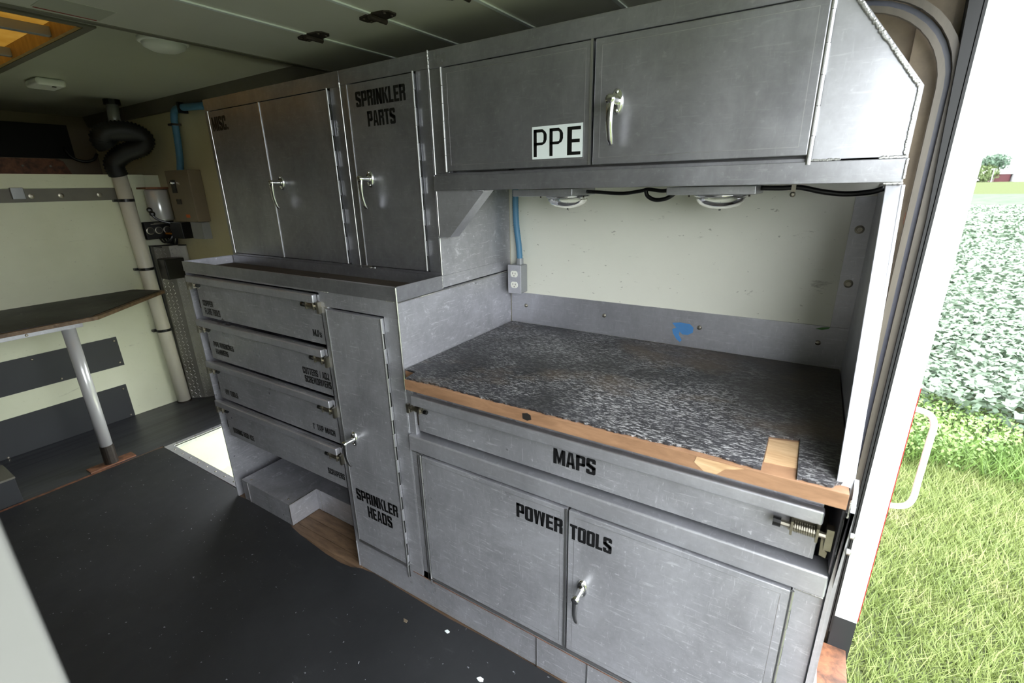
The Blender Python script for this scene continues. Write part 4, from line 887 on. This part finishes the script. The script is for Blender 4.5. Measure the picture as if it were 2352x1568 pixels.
def leaves(n, x0, x1, y0, y1, zlo, zhi, size, tilt=.5, keep=None, ypow=1.0):
    y = y0+(y1-y0)*rng.uniform(0, 1, n)**ypow; x = x0+(x1-x0)*rng.uniform(0, 1, n)
    if keep is not None: k = keep(x, y); x = x[k]; y = y[k]
    n = len(x); z = GR+zlo+(zhi-zlo)*rng.uniform(0, 1, n)**.6
    a = rng.uniform(0, 2*np.pi, n); s = size*rng.uniform(.6, 1.2, n); t1 = rng.normal(0, tilt, n); t2 = rng.normal(0, tilt, n)
    ux = np.stack([np.cos(a)*np.cos(t1), np.sin(a)*np.cos(t1), np.sin(t1)], 1); vx = np.stack([-np.sin(a)*np.cos(t2), np.cos(a)*np.cos(t2), np.sin(t2)], 1)
    c = np.stack([x, y, z], 1); S = s[:,None]
    tip = c+ux*S; back = c-ux*S*.75; lft = c+vx*S*.62-ux*S*.15; rgt = c-vx*S*.62-ux*S*.15
    lft[:,2] += s*.12; rgt[:,2] += s*.12
    P = np.stack([back, rgt, tip, lft], 1).reshape(-1,3); i = np.arange(n)*4
    Fc = np.concatenate([np.stack([i, i+1, i+2], 1), np.stack([i, i+2, i+3], 1)]); return P, Fc
def join(*ps):
    V = []; Q = []; k = 0
    for p, f in ps: V.append(p); Q.append(f+k); k += len(p)
    return np.concatenate(V), np.concatenate(Q)
soyedge = lambda x, y: y > 5.55-.0*(x)-(x-1.2)*.35
P2, F2 = join(leaves(26000, .3, 5.0, 4.6, 9.5, .10, .50, .050, .45, soyedge), leaves(30000, .5, 9.0, 9.5, 20, .25, .52, .062, .4), leaves(24000, 1, 20, 20, 45, .35, .54, .10, .35))
field('soybean_leaves', P2, F2, 'soy', 'pale soybean plants filling the field behind the lawn', 'crop')
struct('crop_ground', MB().box(-5, 120, 9.5, 78, GR, GR+.40), 'crop')
P3, F3 = join(leaves(9000, -.2, 2.0, 4.75, 5.9, .02, .34, .022, .7, lambda x, y: (y-5.3)**2/.36+(x-.9)**2/.7 < 1), blades(5000, -.2, 3.2, 4.8, 5.4, .28, .005))
field('roadside_weeds', P3, F3, 'weed', 'bright green weeds at the edge of the soybean field', 'weeds')
# distant farm
def tree(cx, cy, cz, rx, rz, label, nl=1500, pal='tree', trunk=True):
    t_ = thing('tree', label, 'tree', (cx, cy, GR))
    u = rng.normal(size=(nl,3)); u /= np.linalg.norm(u, axis=1)[:,None]; rr = rng.uniform(.45, 1.08, nl)[:,None]
    c = u*rr*np.array([rx, rx, rz])+np.array([cx, cy, cz]); s = rx*.11
    d1 = rng.normal(size=(nl,3))*s; d2 = rng.normal(size=(nl,3))*s
    Pm = np.stack([c, c+d1, c+d2], 1).reshape(-1,3)
    mb = MB(); mb.v = [tuple(p) for p in Pm.tolist()]; mb.f = [tuple(q) for q in np.arange(nl*3).reshape(-1,3).tolist()]; mb.mi = [0]*nl
    o = obj('foliage', mb, pal, t_); o['kind'] = 'stuff'
    if trunk: obj('trunk', MB().cyl((cx,cy,GR),(cx,cy,cz),rx*.06,rx*.03,8), 'bark', t_)
D = 300
tree(62.5, D, 5.9, 5.2, 3.3, 'tall pale tree behind the red barn', 1700)
tree(59.5, D-3, 1.2, 4.6, 3.4, 'round bushy tree left of the utility pole', 1500, 'tree2')
tree(56.0, D, 1.4, 2.9, 3.3, 'small tree at the left edge of the distant farmyard', 900)
bn = thing('barn', 'low red barn with pale roof in the far distance', 'barn', (67, D, GR))
obj('walls', MB().box(63.6, 68.6, D, D+10, GR, 1.0), 'barn', bn); obj('roof', MB().prism([(63.0,.9),(69.4,.9),(68.6,3.0),(65.6,2.9)], 1, D-.5, D+10.5), 'roofw', bn)
sh = thing('farm_building', 'large white farm building at the right edge of the view', 'building', (74, D, GR)); obj('walls', MB().prism([(69.2,GR),(84,GR),(84,8),(74.5,5.2),(69.2,1.2)], 1, D-4, D+9), 'roofw', sh); obj('door', MB().box(75, 79, D-4.1, D-3.9, GR, 2), 'grey', sh)
sh = thing('shed', 'low white shed roof left of the distant trees', 'building', (55, D, GR)); obj('walls', MB().box(51, 56.5, D-6, D, GR, -1.4), 'barn', sh); obj('roof', MB().prism([(50.5,-1.6),(57.6,-1.6),(55.5,-.2),(51.5,.1)], 1, D-7, D), 'roofw', sh)
up = thing('utility_pole', 'thin pale utility pole with crossarm before the trees', 'pole', (60.6, D-12, GR)); obj('pole', MB().cyl((60.3,D-12,GR),(60.3,D-12,3.2),.16,.13,8), 'grey', up); obj('crossarm', MB().box(59.3, 61.3, D-12.1, D-11.9, 2.8, 3.0), 'grey', up)
